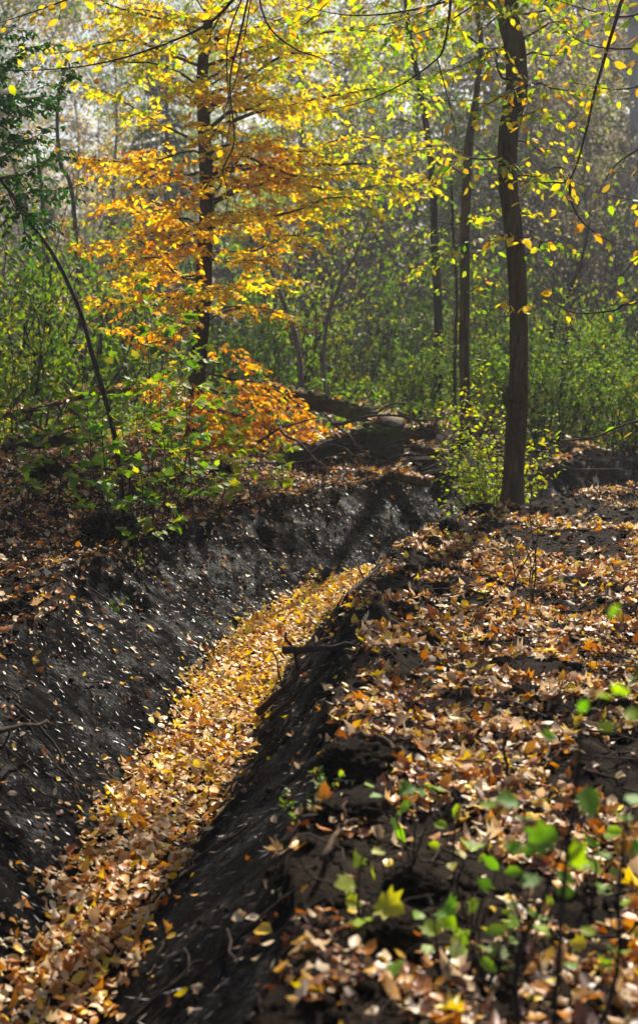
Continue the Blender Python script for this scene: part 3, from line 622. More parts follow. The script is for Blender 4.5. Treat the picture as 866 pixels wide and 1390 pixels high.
# yellow green shrub at the foot of the right tree
def local_shrub(label, base, tips, lmat, leaf, val, name='shrub', cat='shrub', side=.14, step=.06, lstep=.03, r=.005, tmpl=OVAL, keep=1., droop=.2):
    T = root(name, base, label, cat); g = Geo(); A = []
    for e in tips:
        s = np.asarray(base) + rs.normal(0, .05, 3) * [1, 1, 0] - [0, 0, .03]; p = wander(s, e, 9, .05, -.05); g.tube(p, np.linspace(r, .0015, 9), 5, cap=False); spray(p, g, A, side=side, step=step, lstep=lstep, start=.15, droop=droop, r0=.004)
    g.build('stems', M['twig'], T, base); put_leaves(A, leaf, M[lmat], 'foliage', T, mixval(val, .2), tmpl, shift=base, keep=keep); return T
x, y = G(668, 680); bs = np.array([x, y + .5, float(gz(x, y + .5))])
local_shrub('yellow green leafy shrub at the foot of the mossy trunk', bs, [P(u, v, 11.5 + .7 * rs.rand()) for u, v in [(640, 500), (650, 480), (665, 510), (632, 560), (628, 610), (640, 640), (605, 560), (600, 600), (612, 520), (755, 600), (765, 640), (750, 560), (610, 640), (655, 560), (670, 590), (680, 620), (675, 540), (690, 650), (720, 600), (735, 580), (715, 640), (740, 650), (660, 640), (648, 590), (630, 530), (645, 530), (660, 480), (670, 560), (622, 650), (635, 670), (650, 620), (665, 600), (685, 590), (725, 620), (710, 580), (730, 655), (640, 580), (655, 650)]], 'limegreen', .045, .3, side=.2, step=.055, lstep=.032)

# leafy saplings on the left bank
def sap(u, vb, vt, lmat, val, label, leaf=.06, lean=0, tmpl=MAPLE, n=6, name='maple_sapling'):
    x, y = G(u, vb, .1); b = np.array([x, y, float(gz(x, y))]); T = root(name, b, label, 'sapling', 'saplings on the left bank'); g = Geo(); A = []
    top = P(u + lean, vt, y); p = wander(b - [0, 0, .04], top, 10, .02); g.tube(p, np.linspace(.0065, .002, 10), 5, cap=False); H_ = top[2] - b[2]
    for i in range(n * 2):
        s = p[min(9, 2 + int(i / (n * 2) * 8))]; a = i * 2.4 + rs.rand(); l = (.10 + .22 * rs.rand()) * min(1, H_); e = s + np.array([math.cos(a), math.sin(a), .35]) * l; g.tube(wander(s, e, 4, .05), np.linspace(.003, .001, 4), 3, cap=False)
        m = 6; A.append((s + (e - s) * np.linspace(.35, 1, m)[:, None], np.array([math.cos(a), math.sin(a), -.15]) + rs.normal(0, .5, (m, 3)), UP + rs.normal(0, .3, (m, 3))))
    g.build('stem', M['twig'], T, b); put_leaves(A, leaf, M[lmat], 'foliage', T, mixval(val, .2), tmpl, shift=b); return T
for a in [(100, 640, 500, 'green', .8, 'broad leaved sapling at the foot of the leaning sapling'), (75, 690, 540, 'limegreen', .6, 'pale green sapling left of the leaning sapling'), (185, 735, 560, 'green', .6, 'tall sapling at the bank edge below the golden beech'),
          (215, 720, 500, 'green', .85, 'sapling with pale leaves right of the leaning sapling'), (240, 710, 400, 'green', .6, 'tallest slim sapling in front of the golden beech trunk'), (205, 700, 420, 'green', .75, 'tall slim sapling between leaning stem and beech trunk'), (150, 700, 590, 'limegreen', .5, 'short lime sapling at the base of the leaning stem'),
          (170, 690, 470, 'green', .7, 'slim green sapling close right of the leaning stem'), (280, 690, 560, 'green', .7, 'green sapling at the bank edge under the beech'), (300, 680, 590, 'limegreen', .4, 'yellowish sapling under the orange low branches'), (340, 670, 560, 'limegreen', .3, 'yellow leaved sapling left of the logs'),
          (380, 655, 600, 'limegreen', .3, 'small yellow sapling by the near log'), (130, 660, 560, 'limegreen', .5, 'lime sapling left of the bank edge'), (40, 680, 590, 'green', .7, 'short sapling near the left edge'), (15, 650, 470, 'green', .6, 'bushy sapling at the left edge'), (55, 640, 430, 'green', .5, 'tall sapling near the left edge'), (225, 700, 450, 'green', .8, 'slim sapling right in front of the beech foot'), (260, 700, 500, 'limegreen', .5, 'yellow green sapling right of the beech foot'), (120, 690, 470, 'green', .7, 'slim sapling just left of the leaning stem'), (145, 715, 520, 'limegreen', .6, 'lime sapling nearest the bank at the leaning stem'), (195, 690, 380, 'green', .85, 'highest pale sapling before the golden crown')]:
    sap(a[0], a[1], a[2], a[3], a[4], a[5], leaf=.075 if a[1] > 650 else .065, lean=rs.normal() * 10)

# low undergrowth far behind: one mass
g = Geo(); n = 42000; y = 15.5 + 45 * rs.rand(n) ** 1.3; x = (rs.rand(n) - .5) * (y * .62 + 3)
hgt = np.clip(.55 + 1.6 * fbm(x * .6, y * .6, 201, 3), .05, 1.3) * smooth(15, 19, y)
k = (fbm(x * 1.3, y * 1.3, 211, 2) > -.12) & ~((np.abs(x - .6) < 1.6) & (y < 17)); x, y, hgt = x[k], y[k], hgt[k]; n = len(x)
leaves(g, np.stack([x, y, gz(x, y) + hgt * rs.rand(n)], 1), rs.normal(0, 1, (n, 3)), UP + rs.normal(0, .5, (n, 3)), .06 + .05 * rs.rand(n), DIA, np.clip(.55 + .8 * fbm(x * .5, y * .5, 221, 2) + .18 * rs.normal(size=n), 0, 1), .3)
tag(g.build('undergrowth', M['green']), 'low green brambles and herbs covering the forest floor far back', 'undergrowth', kind='stuff')

# far trees
con = [make_conifer(19, 'x', (0, 0, 0)), make_conifer(16, 'x', (0, 0, 0))]
place_all(con, [(0, 410, 58, 1.0, 'dark conifer behind the top of the golden crown'), (1, 232, 46, .75, 'dark green conifer behind the upper left of the golden crown'), (0, 560, 66, 1.1, 'dark conifer above the thin dark trunk'), (1, 640, 60, 1.15, 'dark conifer behind the slender bending tree'),
                (0, 715, 56, 1.0, 'dark conifer straight behind the mossy trunk'), (1, 770, 52, 1.1, 'dark conifer left of the pale trunk'), (0, 815, 68, 1.2, 'tall dark conifer at far right'), (0, 890, 55, 1.0, 'dark conifer cut by the right edge'), (1, 480, 74, 1.2, 'dark conifer far off right of the golden crown')])
tr = [make_tree('broadleaf_tree', 'x', 13, 'grey', .5, (0, 0, 0), .9, bark='twig_grey', group='hazy broadleaf trees in the back'), make_tree('broadleaf_tree', 'x', 11, 'limegreen', .3, (0, 0, 0), .7, bark='bark', group='hazy broadleaf trees in the back'),
      make_tree('broadleaf_tree', 'x', 14, 'yellow', .5, (0, 0, 0), .5, bark='twig_grey', group='hazy broadleaf trees in the back'), make_tree('broadleaf_tree', 'x', 12, 'green', .6, (0, 0, 0), .9, bark='bark', crown0=.12, group='hazy broadleaf trees in the back')]
place_all(tr, [(0, 50, 42, 1.0, 'hazy grey broadleaf tree at far left'), (0, 150, 48, 1.05, 'hazy grey broadleaf tree left of the golden crown'), (2, 100, 62, 1.1, 'pale yellow tree in haze at upper left'), (2, 0, 52, 1.0, 'pale yellow tree cut by the left edge'), (3, 215, 55, 1.0, 'green tree in haze behind the golden crown, left'),
               (1, 330, 44, .9, 'light green tree behind the golden crown, right of its trunk'), (3, 300, 66, 1.2, 'distant green tree behind the golden beech'), (0, 370, 52, 1.0, 'hazy grey tree right behind the golden crown'), (1, 470, 40, .8, 'lime tree in haze between golden crown and thin dark trunk'), (0, 540, 46, .9, 'hazy grey tree left of the thin dark trunk'),
               (3, 610, 42, .8, 'green tree in haze between the dark trunks'), (0, 680, 44, .9, 'hazy grey tree behind the mossy trunk'), (0, 760, 40, .85, 'hazy grey tree right of the mossy trunk'), (1, 800, 46, .8, 'light green tree left of the pale trunk'), (0, 870, 42, 1.0, 'hazy grey tree cut by the right edge'), (3, 740, 58, .9, 'green tree in haze before the dark conifers'), (3, -40, 40, 1.0, 'green tree half outside the left edge')])
T = root('birch_tree', spot(843, 36), 'pale grey straight trunk far back near the upper right corner', 'tree')
g = Geo(); p = wander((0, 0, -.3), (.1, 0, 17), 14, .006); g.tube(p, np.linspace(.22, .1, 14), 12, .02)
gb = g; A = []
for i in range(20):
    s = p[6 + rs.randint(0, 8)]; a = rs.rand() * 6.28; e = s + np.array([math.cos(a), math.sin(a), .5]) * 2; q = wander(s, e, 6, .05); gb.tube(q, np.linspace(.04, .01, 6), 4, cap=False); m = 60
    A.append((s + (e - s) * rs.rand(m, 1) + rs.normal(0, .3, (m, 3)), rs.normal(0, 1, (m, 3)), UP + rs.normal(0, .6, (m, 3))))
gb.build('trunk', M['bark_pale'], T); put_leaves(A, .1, M['yellow'], 'foliage', T, .5, DIA)
# thin leaning bare trees in the middle distance
def bare(name, pts, d, label, mat='twig', side=.5):
    b = P(pts[0][0], pts[0][1], d); b[2] = float(gz(b[0], b[1])); T = root(name, b, label, 'tree')
    _, c, _ = trunk('trunk', pts, d, M[mat], b[2], T, b, None, 7)
    for i in range(9):
        s = c[int(len(c) * (.35 + .6 * i / 9))]; e = s + np.array([rs.normal() * .5, rs.normal() * .4, .5 + .4 * rs.rand()]) * side * 1.6; gw = Geo(); A = []; q = wander(s, e, 6, .06); gw.tube(q, np.linspace(.01, .002, 6), 4, cap=False); spray(q, gw, A, side=.3, step=.12, droop=-.3)
        br = gw.build('branch', M[mat], T, b); put_leaves(A, .06, M['grey'], 'foliage', br, .7, DIA, keep=.15, shift=b)
bare('leaning_tree', [(726, 500, 9), (745, 465, 8), (760, 425, 7), (775, 390, 5), (790, 350, 4), (800, 300, 3)], 19, 'dark bare tree leaning right, behind and right of the mossy trunk')
bare('dead_tree', [(762, 505, 7), (764, 485, 6), (767, 460, 5)], 18, 'short dark broken stem right of the leaning bare tree', side=.15)
bare('leaning_tree', [(412, 520, 8), (405, 475, 8), (390, 425, 7), (372, 375, 6), (360, 330, 4), (350, 280, 3)], 19, 'grey bare stem curving left, right of the golden beech', 'twig_grey')
bare('leaning_tree', [(445, 520, 5), (440, 470, 5), (455, 400, 4), (480, 350, 3), (500, 300, 3)], 20, 'thin grey stem curving right in the green centre', 'twig_grey')
bare('leaning_tree', [(60, 560, 9), (62, 480, 8), (68, 400, 8), (60, 300, 6), (50, 200, 5)], 22, 'upright ivy-dark trunk among the green shrubs at left', 'bark_moss')
bare('leaning_tree', [(110, 330, 6), (100, 280, 6), (82, 220, 6), (78, 150, 5), (90, 80, 4)], 26, 'dark bent stem in the grey thicket at upper left', 'twig')

# distant wood closing the view
g = Geo(); gt = Geo()
for i in range(230):
    x = (rs.rand() - .5) * 110; y = 74 + 45 * rs.rand(); z = float(gz(x, y)); h = 9 + 9 * rs.rand(); m = 280
    gt.tube([(x, y, z - .3), (x + rs.normal() * .4, y, z + h * .9)], [.16, .05], 5, cap=False)
    p = rs.normal(0, 1, (m, 3)); p /= np.linalg.norm(p, axis=1)[:, None]; p *= rs.rand(m, 1) ** .45
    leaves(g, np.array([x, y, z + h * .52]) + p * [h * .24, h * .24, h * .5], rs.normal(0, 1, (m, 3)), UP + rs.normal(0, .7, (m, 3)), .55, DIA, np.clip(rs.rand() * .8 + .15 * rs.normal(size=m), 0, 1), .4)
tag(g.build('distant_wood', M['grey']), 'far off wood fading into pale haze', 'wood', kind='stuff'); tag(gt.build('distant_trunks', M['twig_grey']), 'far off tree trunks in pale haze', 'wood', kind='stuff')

# ------------------------------------------------------------------ logs, sticks, clods
def log(name, label, a, b, r0, r1, mat='log', n=14, cut=True, jit=.07, bend=.03, moss=False, cat='log'):
    a, b = np.asarray(a, float), np.asarray(b, float); T = root(name, (a + b) / 2 * [1, 1, 0] + [0, 0, min(a[2], b[2]) - r0], label, cat); sh = np.array(T.location)
    p = catmull(wander(a, b, n, bend * .3), 5); nn_ = len(p); g = Geo(); q_ = np.linspace(0, 1, nn_); rr = np.interp(q_, [0, 1], [r0, r1]) * (1 + .25 * fbm(q_ * 9 + a[0] * 7, q_ * 0, 17, 3))
    nr_ = 44; base_ = g.n; g.tube(p, rr, nr_, 0); vv = g.v[0].reshape(nn_, nr_, 3); ax = p[:, None, :]; Ls = np.linalg.norm(b - a) * q_[:, None] + np.zeros((1, nr_)); th = np.arange(nr_)[None, :] * 1.0 + np.zeros((nn_, 1))
    kk = 1 + (.6 * jit + .08) * (2.6 * fbm(Ls * 3 + 5 * r0, np.abs(th - nr_ / 2) * .22, 19, 3) + 1.8 * fbm(Ls * 5, np.abs(th - nr_ / 2) * .9, 23, 3)); g.v[0] = (ax + (vv - ax) * kk[..., None]).reshape(-1, 3); g.build('bark', M[mat], T, sh)
    if cut:
        for q, d, r in ((p[0], p[0] - p[1], rr[0]), (p[-1], p[-1] - p[-2], rr[-1])):
            if name == 'x': continue
            g = Geo(); d = norm(d); g.tube([q - d * .01, q + d * .006], [r * .9, r * .88], 16, .03); g.build('cut_end', M['cut'], T, sh)
    if moss:
        g = Geo(); v = []
        for k in range(1, nn_ - 1, 3):
            for j in range(4):
                blob(g, p[k] + UP * rr[k] * .85 + rs.normal(0, 1, 3) * [r0 * .6, r0 * .45, r0 * .06], r0 * (.18 + .2 * rs.rand()), 1, .35, k * 7 + j)
        g.build('moss', M['moss'], T, sh)
    return T
def gp(u, v, d, lift=0.):
    p = P(u, v, d); p[2] = max(p[2], float(gz(p[0], p[1])) + lift); return p
log('fallen_log', 'thick rotten log with rough bark in the middle of the picture', P(470, 603, 14.6), P(587, 585, 14.9), .10, .085, jit=.26)
T = root('tree_stump', P(528, 590, 14.4), 'tilted sawn stump with a pale cut top beside the thick rotten log', 'stump'); sh = np.array(T.location)
c0, c1_ = P(520, 606, 14.5), P(531, 570, 14.35); g = Geo(); pp = np.linspace(c0, c1_, 12); g.tube(pp, np.linspace(.22, .15, 12), 40, 0); vv = g.v[0].reshape(12, 40, 3); aa = np.arange(40)[None] * 2 * math.pi / 40 + np.zeros((12, 1)); hh = np.linspace(0, 1, 12)[:, None] + np.zeros((1, 40))
kk = 1 + .5 * fbm(np.cos(aa) * 3 + 5, np.sin(aa) * 3 + hh * 1.2, 5, 3) + .12 * np.maximum(0, np.sin(aa * 5)) * (1 - hh); g.v[0] = (pp[:, None] + (vv - pp[:, None]) * kk[..., None]).reshape(-1, 3); g.build('bark', M['log'], T, sh)
g = Geo(); dn = norm(c1_ - c0); g.tube([c1_ - dn * .02, c1_ + dn * .012], [.135, .13], 24, .08); g.build('cut_top', M['cut'], T, sh)
g = Geo()
for j in range(40): blob(g, P(511 + rs.normal() * 11, 584 + rs.normal() * 4, 14.2 + .1 * rs.rand()), .03 + .02 * rs.rand(), 2, .5, j)
g.build('moss', M['moss'], T, sh)
log('fallen_log', 'long mossy log lying behind the stump', P(360, 530, 16.5), P(508, 563, 16.0), .12, .09, 'log', jit=.12, moss=True)
log('fallen_log', 'dark log lying left of the stump under orange leaves', P(385, 618, 13.9), P(500, 592, 14.6), .11, .10, jit=.14)
log('fallen_log', 'slim brown log on the rim of the far bank', P(487, 641, 13.0), P(585, 655, 12.7), .035, .045, 'wood', jit=.08)
log('fallen_log', 'broken log end sticking out right of the thick log', P(560, 606, 14.5), P(612, 622, 14.2), .05, .035, 'wood', jit=.15)
log('fallen_log', 'dark log in shade at the left behind the saplings', gp(10, 600, 13.5, .03), gp(140, 590, 14.0, .03), .08, .06, jit=.12)
log('fallen_log', 'thin pale log sloping up at the left', P(5, 562, 14.5), P(180, 527, 15.5), .03, .025, 'wood')
log('fallen_log', 'thin pole lying behind the left saplings', gp(90, 632, 12.2, .05), gp(250, 640, 11.8, .05), .025, .018, 'twig', cut=False)
log('fallen_log', 'pale weathered log right of the mossy trunk', P(768, 602, 14.8), P(812, 612, 14.5), .03, .04, 'cut', jit=.2)
log('fallen_log', 'dark thin log left of the pale weathered one', gp(735, 640, 12.9, .04), gp(800, 606, 14.0, .04), .03, .02, 'twig', cut=False)
log('fallen_log', 'dark log end jutting in at the left edge', P(-30, 865, 7.0), P(12, 862, 6.9), .04, .035, 'twig')
# heap of broken branches round the logs, every branch a thing of its own
BR = [(400, 640, 470, 600), (420, 600, 520, 640), (440, 560, 500, 620), (380, 580, 450, 640), (470, 630, 560, 600), (500, 640, 600, 610), (540, 560, 600, 640), (430, 625, 540, 622), (450, 575, 590, 570), (560, 560, 620, 600), (350, 600, 420, 570), (330, 630, 430, 622), (500, 560, 560, 545), (570, 640, 640, 620), (520, 615, 575, 575), (590, 590, 600, 545),
      (60, 600, 150, 560), (20, 640, 120, 610), (100, 560, 200, 590), (30, 570, 90, 620), (0, 620, 60, 560), (740, 620, 850, 640), (760, 600, 840, 590), (790, 640, 870, 610), (820, 600, 860, 570), (720, 650, 790, 630)]
for i, (u0, v0, u1, v1) in enumerate(BR):
    d0 = 13.3 + 1.6 * rs.rand(); w0 = gp(u0, v0, d0, .02); w1 = gp(u1, v1, d0 + .5 * rs.normal(), .06); g = Geo(); p = wander(w0, w1, 10, .03); g.tube(p, np.linspace(.010 + .014 * rs.rand(), .005, 10), 7, .15)
    for k in range(4):
        q = p[2 + rs.randint(7)]; g.tube(wander(q, q + norm(w1 - w0 + rs.normal(0, .5, 3)) * (.15 + .25 * rs.rand()), 4, .06), [.006, .005, .004, .002], 4, cap=False)
    zone = ('in the heap round the stump', 'in the tangle at the left edge', 'in the brush right of the mossy trunk')[0 if i < 16 else 1 if i < 21 else 2]
    tag(g.build('dead_branch', M['twig' if i % 3 else 'wood']), 'bare dead branch lying ' + zone, 'branch', 'dead branches ' + zone)
pos = []
for o in [q for q in bpy.data.objects if q.parent and q.name.startswith('bark') and q.parent.name.startswith(('fallen_log', 'tree_stump'))]:
    v = np.zeros(len(o.data.vertices) * 3); o.data.vertices.foreach_get('co', v); v = v.reshape(-1, 3) + np.array(o.parent.location); nr = np.zeros(len(v) * 3); o.data.vertices.foreach_get('normal', nr); nr = nr.reshape(-1, 3)
    v = v[nr[:, 2] > .5]
    if len(v): pos.append(v[rs.randint(0, len(v), 55)] + rs.normal(0, .012, (55, 3)) * [1, 1, .2] + [0, 0, .012])
pos = np.vstack(pos); n = len(pos); g = Geo(); leaves(g, pos, rs.normal(0, 1, (n, 3)) * [1, 1, .2], UP + rs.normal(0, .35, (n, 3)), .05 + .04 * rs.rand(n), OVAL, rs.rand(n), .6, 1.1)
tag(g.build('fallen_leaves', M['litter']), 'leaves settled on top of the logs and the stump', 'fallen leaves', kind='stuff')
def stick(label, pts, d=None, r=.012, lift=.02, name='stick', mat='twig', onground=True, forks=1):
    w = []
    for q in pts:
        if onground:
            x, y = G(q[0], q[1], q[2] if len(q) > 2 else 0.0); w.append((x, y, (float(gz(x, y)) + lift) if len(q) < 3 else max(q[2], float(gz(x, y)) + .01)))
        else: w.append(P(*q))
    w = np.array(w); T = None; g = Geo(); p = catmull(w, 5); p = p + rs.normal(0, r * .3, p.shape); g.tube(p, np.linspace(r, r * .5, len(p)), 8, .12)
    for k in range(forks):
        i = rs.randint(2, len(p) - 2); e = p[i] + norm(p[-1] - p[0] + rs.normal(0, .5, 3) + UP * .15) * np.linalg.norm(p[-1] - p[0]) * .35; g.tube(wander(p[i], e, 5, .06), np.linspace(r * .5, r * .25, 5), 6, .1)
    o = g.build(name, M[mat]); return tag(o, label, 'stick')
stick('straight dark stick jutting from the right rim over the leaf filled ditch', [(388, 883, -.02), (430, 880, .02), (478, 876, .04)], r=.02, forks=0)
stick('split brown branch lying down the right bank', [(352, 968, -.45), (385, 935, -.28), (425, 895, -.05)], r=.022, mat='twig')
stick('thin brown stick beside the split branch on the right bank', [(365, 975, -.42), (400, 945, -.2), (432, 918, 0)], r=.013)
stick('thick crooked branch on the leaves above the dark clods', [(510, 843), (545, 862), (575, 870), (600, 860)], r=.022, lift=.03)
stick('long twig reaching from the right rim to the ditch bed', [(520, 765), (480, 805), (445, 830), (415, 835, -.5)], r=.008)
stick('dark stick pointing into the left bank at the left edge', [(-20, 1000, -.1), (30, 985, -.12), (62, 982, -.2)], r=.013)
stick('straight thin stick on the ground left of the seedling', [(440, 1220), (462, 1170), (485, 1150)], r=.010, mat='wood', lift=.06)
stick('bent twig standing among leaves near the centre right', [(690, 1060, .0), (684, 1010, .12), (690, 985, .2)], r=.006)
stick('long thin twig lying level across the soil patch', [(470, 1000), (530, 993), (600, 1003)], r=.006)
stick('grey root like branch at the dark hollow', [(480, 1030), (520, 1035), (560, 1055)], r=.018, lift=.03, mat='wood')
stick('short grey branch in the leaves at far right', [(740, 655), (770, 640), (790, 618)], r=.014, mat='wood')
stick('pale broken twig behind the mossy trunk', [(758, 623), (778, 642), (785, 650)], r=.012, mat='wood')
stick('curved brown stick beside the left bank rim', [(20, 905), (70, 915), (110, 940)], r=.009, lift=.03)
stick('crooked twig on the right rim near the bend', [(470, 830), (500, 800), (530, 775)], r=.012, lift=.03, forks=3)
# dead standing stalks
def stalks(label, base, tops, r=.005):
    x, y = G(*base); b = np.array([x, y, float(gz(x, y))]); T = root('dead_stalk', b, label, 'plant'); 
    for t in tops:
        g = Geo(); g.tube(wander(b + [0, 0, -.02], P(t[0], t[1], y + t[2]), 8, .02), np.linspace(r, r * .4, 8), 5); g.build('stalk', M['twig'], T, b)
stalks('upright leafless stalks growing from the leaves right of the ditch', (724, 822), [(723, 655, 0), (728, 700, .1), (715, 730, -.1)])
stalks('leaning thin leafless stalk left of the upright ones', (692, 812), [(735, 715, .2)], .006)
stalks('short leafless stalk near the upright ones', (698, 812), [(694, 715, 0)])
stalks('leafless stalk in front of the dark soil at lower centre', (613, 1140), [(614, 1050, 0)], .003)
# clods
def clod(u, v, r, label, sq=.75):
    x, y = G(u, v); z = float(gz(x, y)); g = Geo(); blob(g, np.array([0, 0, r * .2 * sq]), r, 5, sq, int(u + v)); o = g.build('soil_clod', M['soil']); o.location = (x, y, z); tag(o, label, 'soil clod', 'clods of black soil')
for c in [(545, 838, .075, 'conical black clod above the crooked branch'), (580, 872, .06, 'black clod right of the crooked branch'), (620, 870, .055, 'flat black clod on the leaves right of centre', .5), (590, 775, .05, 'black clod on the right rim near the bend'), (555, 785, .05, 'lumpy black clod where the rim bends'),
          (600, 800, .06, 'small black clod in the leaves past the bend'), (640, 805, .06, 'black clod in the leaves between bend and stalks', .5), (150, 740, .17, 'big black mound of soil under the left saplings'), (62, 672, .16, 'black mound of soil near the left edge'), (20, 640, .15, 'black soil mound at the left edge behind'),
          (610, 730, .10, 'black lump left of the mossy trunk foot'), (650, 705, .12, 'broad black lump beside the mossy trunk foot', .5), (585, 745, .07, 'small black lump on the bend of the rim'), (715, 955, .08, 'black clod among pale leaves at right', .5), (560, 1215, .08, 'black clod behind the seedling', .6),
          (530, 1290, .10, 'black clod at the foot of the seedling', .6), (680, 900, .05, 'small black clod right of centre', .5), (480, 1060, .13, 'dark heap of soil and roots on the right rim', .55), (560, 1000, .07, 'black clod on the bare patch', .5), (470, 1130, .10, 'black lump on the right rim near the camera', .5),
          (300, 655, .14, 'dark mound under the orange low branches'), (430, 648, .14, 'dark soil heap by the logs', .6), (730, 665, .10, 'black lump right of the mossy trunk', .6), (810, 655, .14, 'black soil heap at right', .5), (600, 650, .12, 'black lump on the far rim', .5), (360, 700, .09, 'black clod on the left rim', .6),
          (20, 840, .1, 'black clod on the rim at the left edge', .7), (640, 770, .05, 'little clod right of the bend', .6), (840, 1000, .07, 'flat black clod at the right edge', .4), (780, 870, .05, 'flat black clod in right litter', .4)]:
    clod(*c)
# individual leaves that catch the eye
def one_leaf(u, v, size, val, label, tmpl=OVAL, z0=0.0, tilt=.2):
    x, y = G(u, v, z0); e = .03; n = norm([-(float(gz(x + e, y)) - float(gz(x - e, y))) / .06, -(float(gz(x, y + e)) - float(gz(x, y - e))) / .06, 1]); g = Geo(); a = rs.rand() * 6.28
    leaves(g, [(0, 0, 0)], [(math.cos(a), math.sin(a), 0)], [n + rs.normal(0, tilt, 3) * .3], size, tmpl, val, .3, 1.2); o = g.build('fallen_leaf', M['litter']); o.location = (x, y, float(gz(x, y)) + .015)
    tag(o, label, 'fallen leaf')
for a in [(330, 1264, .055, .62, 'pale tan leaf low on the right bank', OVAL, -.15), (355, 1272, .05, .78, 'orange leaf beside the pale tan one on the right bank', OVAL, -.12), (370, 1290, .06, .95, 'long yellow leaf below the pale tan leaf', OVAL, -.1), (150, 902, .05, .4, 'orange leaf in the middle of the left bank', OVAL, -.2),
          (33, 935, .05, .78, 'yellow orange leaf on the left bank by the left edge', OVAL, -.05), (55, 945, .05, .8, 'second yellow leaf on the left bank by the left edge', OVAL, -.05), (115, 855, .06, .95, 'bright yellow leaf at the top of the left bank', MAPLE, 0), (205, 785, .06, .9, 'orange yellow leaf on the rim of the left bank', MAPLE, 0),
          (310, 858, .055, .97, 'bright yellow leaf at the left foot of the bank bend', OVAL, -.5), (388, 1210, .08, .6, 'big pale crumpled leaf on the right bank', MAPLE, -.1), (400, 1215, .07, .85, 'yellow leaf beside the big crumpled one', OVAL, -.08), (370, 1110, .05, .6, 'pale leaf high on the right bank', OVAL, -.15),
          (258, 1050, .06, .97, 'bright yellow leaf in the ditch bed at front', OVAL, -.5), (840, 1115, .07, .95, 'bright yellow leaf on the ground at the right edge', OVAL, 0), (700, 1000, .06, .6, 'large pale leaf on the open ground at right', MAPLE, 0), (635, 905, .06, .97, 'yellow leaf on the right ground below the clods', OVAL, 0)]:
    one_leaf(*a)

# ------------------------------------------------------------------ seedlings close to the camera
def seedling(name, label, base, stems, lmat, leafs, val, r=.003):
    r *= 1.4
    """stems: lists of pixel points with depth; leafs: (u, v, depth, size, value, template)"""
    b = np.asarray(base, float); T = root(name, b, label, 'seedling', 'green seedlings in the foreground')
    tops = []
    for st in stems:
        g = Geo(); pts = catmull([b - [0, 0, .02]] + [P(*q) for q in st], 6); g.tube(pts, np.linspace(r, r * .5, len(pts)), 6); g.build('stem', M['twig'], T, b); tops.append(pts)
    allp = np.vstack(tops)
    for (u, v, d, s, tm) in leafs:
        p = P(u, v, d); q = allp[np.argmin(np.linalg.norm(allp - p, axis=1) + .3 * np.maximum(0, allp[:, 2] - p[2]))]
        dv = norm((p - q) * [1, 1, .3] + rs.normal(0, .02, 3)); g = Geo(); n_ = norm(UP * .8 + np.array([0, -.45, 0]) + rs.normal(0, .25, 3)); st = p - dv * s * .4
        leaves(g, [st], [dv - UP * .15], [n_], s, tm, np.clip(val + .15 * rs.normal(), 0, 1), .22, 1.1); gp_ = Geo(); gp_.tube([q, (q + st) / 2 + UP * .006, st], [.002, .0016, .0014], 4, cap=False)
        lf = g.build('leaf', M[lmat], T, b); gp_.build('stalk', M['twig'], lf, b)
x, y = G(487, 1285); sb = (x, y, float(gz(x, y)))
seedling('maple_seedling', 'bright lime maple seedling in the sunlight at lower centre', sb, [[(486, 1230, y), (488, 1180, y), (495, 1160, y)], [(495, 1230, y), (515, 1210, y - .02)]], 'lime_bright',
         [(470, 1198, y, .055, MAPLE), (485, 1165, y, .045, MAPLE), (505, 1182, y - .02, .05, MAPLE), (528, 1230, y - .05, .085, MAPLE), (490, 1248, y - .05, .06, MAPLE), (512, 1158, y, .035, MAPLE), (478, 1225, y + .03, .045, MAPLE)], .38)
x, y = G(617, 1200); sb = (x, y, float(gz(x, y)))
seedling('maple_seedling', 'small seedling with one bright leaf right of the lime one', sb, [[(616, 1140, y), (622, 1110, y)], [(635, 1160, y), (640, 1150, y)]], 'lime_bright', [(640, 1148, y - .05, .07, MAPLE), (600, 1120, y, .045, OVAL), (622, 1100, y, .05, OVAL), (590, 1148, y, .035, MAPLE), (655, 1165, y, .03, MAPLE)], .45)
sb = (.42, 2.35, float(gz(.42, 2.35)))
Lf = []
for (u, v, s) in [(735, 1140, .10), (800, 1085, .09), (845, 1105, .09), (860, 1085, .08), (690, 1085, .06), (712, 1108, .055), (665, 1092, .05), (780, 1160, .07), (820, 1160, .06), (720, 1195, .05), (860, 1150, .06), (745, 1000, .04), (790, 960, .035), (765, 1210, .05), (700, 1150, .04), (815, 1205, .05), (850, 1225, .06), (690, 1235, .05), (735, 1260, .05), (800, 1265, .05), (840, 1290, .06), (660, 1200, .04), (775, 1310, .06)]:
    Lf.append((u, v, 2.35 + .25 * rs.rand(), s * .82, OVAL if rs.rand() < .5 else MAPLE))
seedling('leafy_seedling', 'tall out of focus green seedling nearest the camera at lower right', sb, [[(755, 1350, 2.35), (762, 1240, 2.35), (772, 1140, 2.4), (785, 1040, 2.4), (788, 985, 2.4)], [(700, 1330, 2.4), (735, 1230, 2.4), (772, 1130, 2.45), (800, 1080, 2.45)], [(830, 1350, 2.4), (840, 1220, 2.4), (850, 1100, 2.4)]], 'lime_bright', Lf, .9, .0045)
sb = (.62, 2.1, float(gz(.62, 2.1)))
seedling('leafy_seedling', 'blurred green sprig leaning in at the right edge', sb, [[(930, 1250, 2.1), (900, 1050, 2.1), (862, 940, 2.1), (868, 830, 2.1)]], 'lime_bright', [(842, 935, 2.1, .06, OVAL), (822, 945, 2.1, .03, OVAL), (835, 828, 2.1, .03, OVAL), (860, 972, 2.1, .04, OVAL), (825, 985, 2.12, .03, OVAL), (862, 915, 2.1, .04, OVAL)], .6, .003)
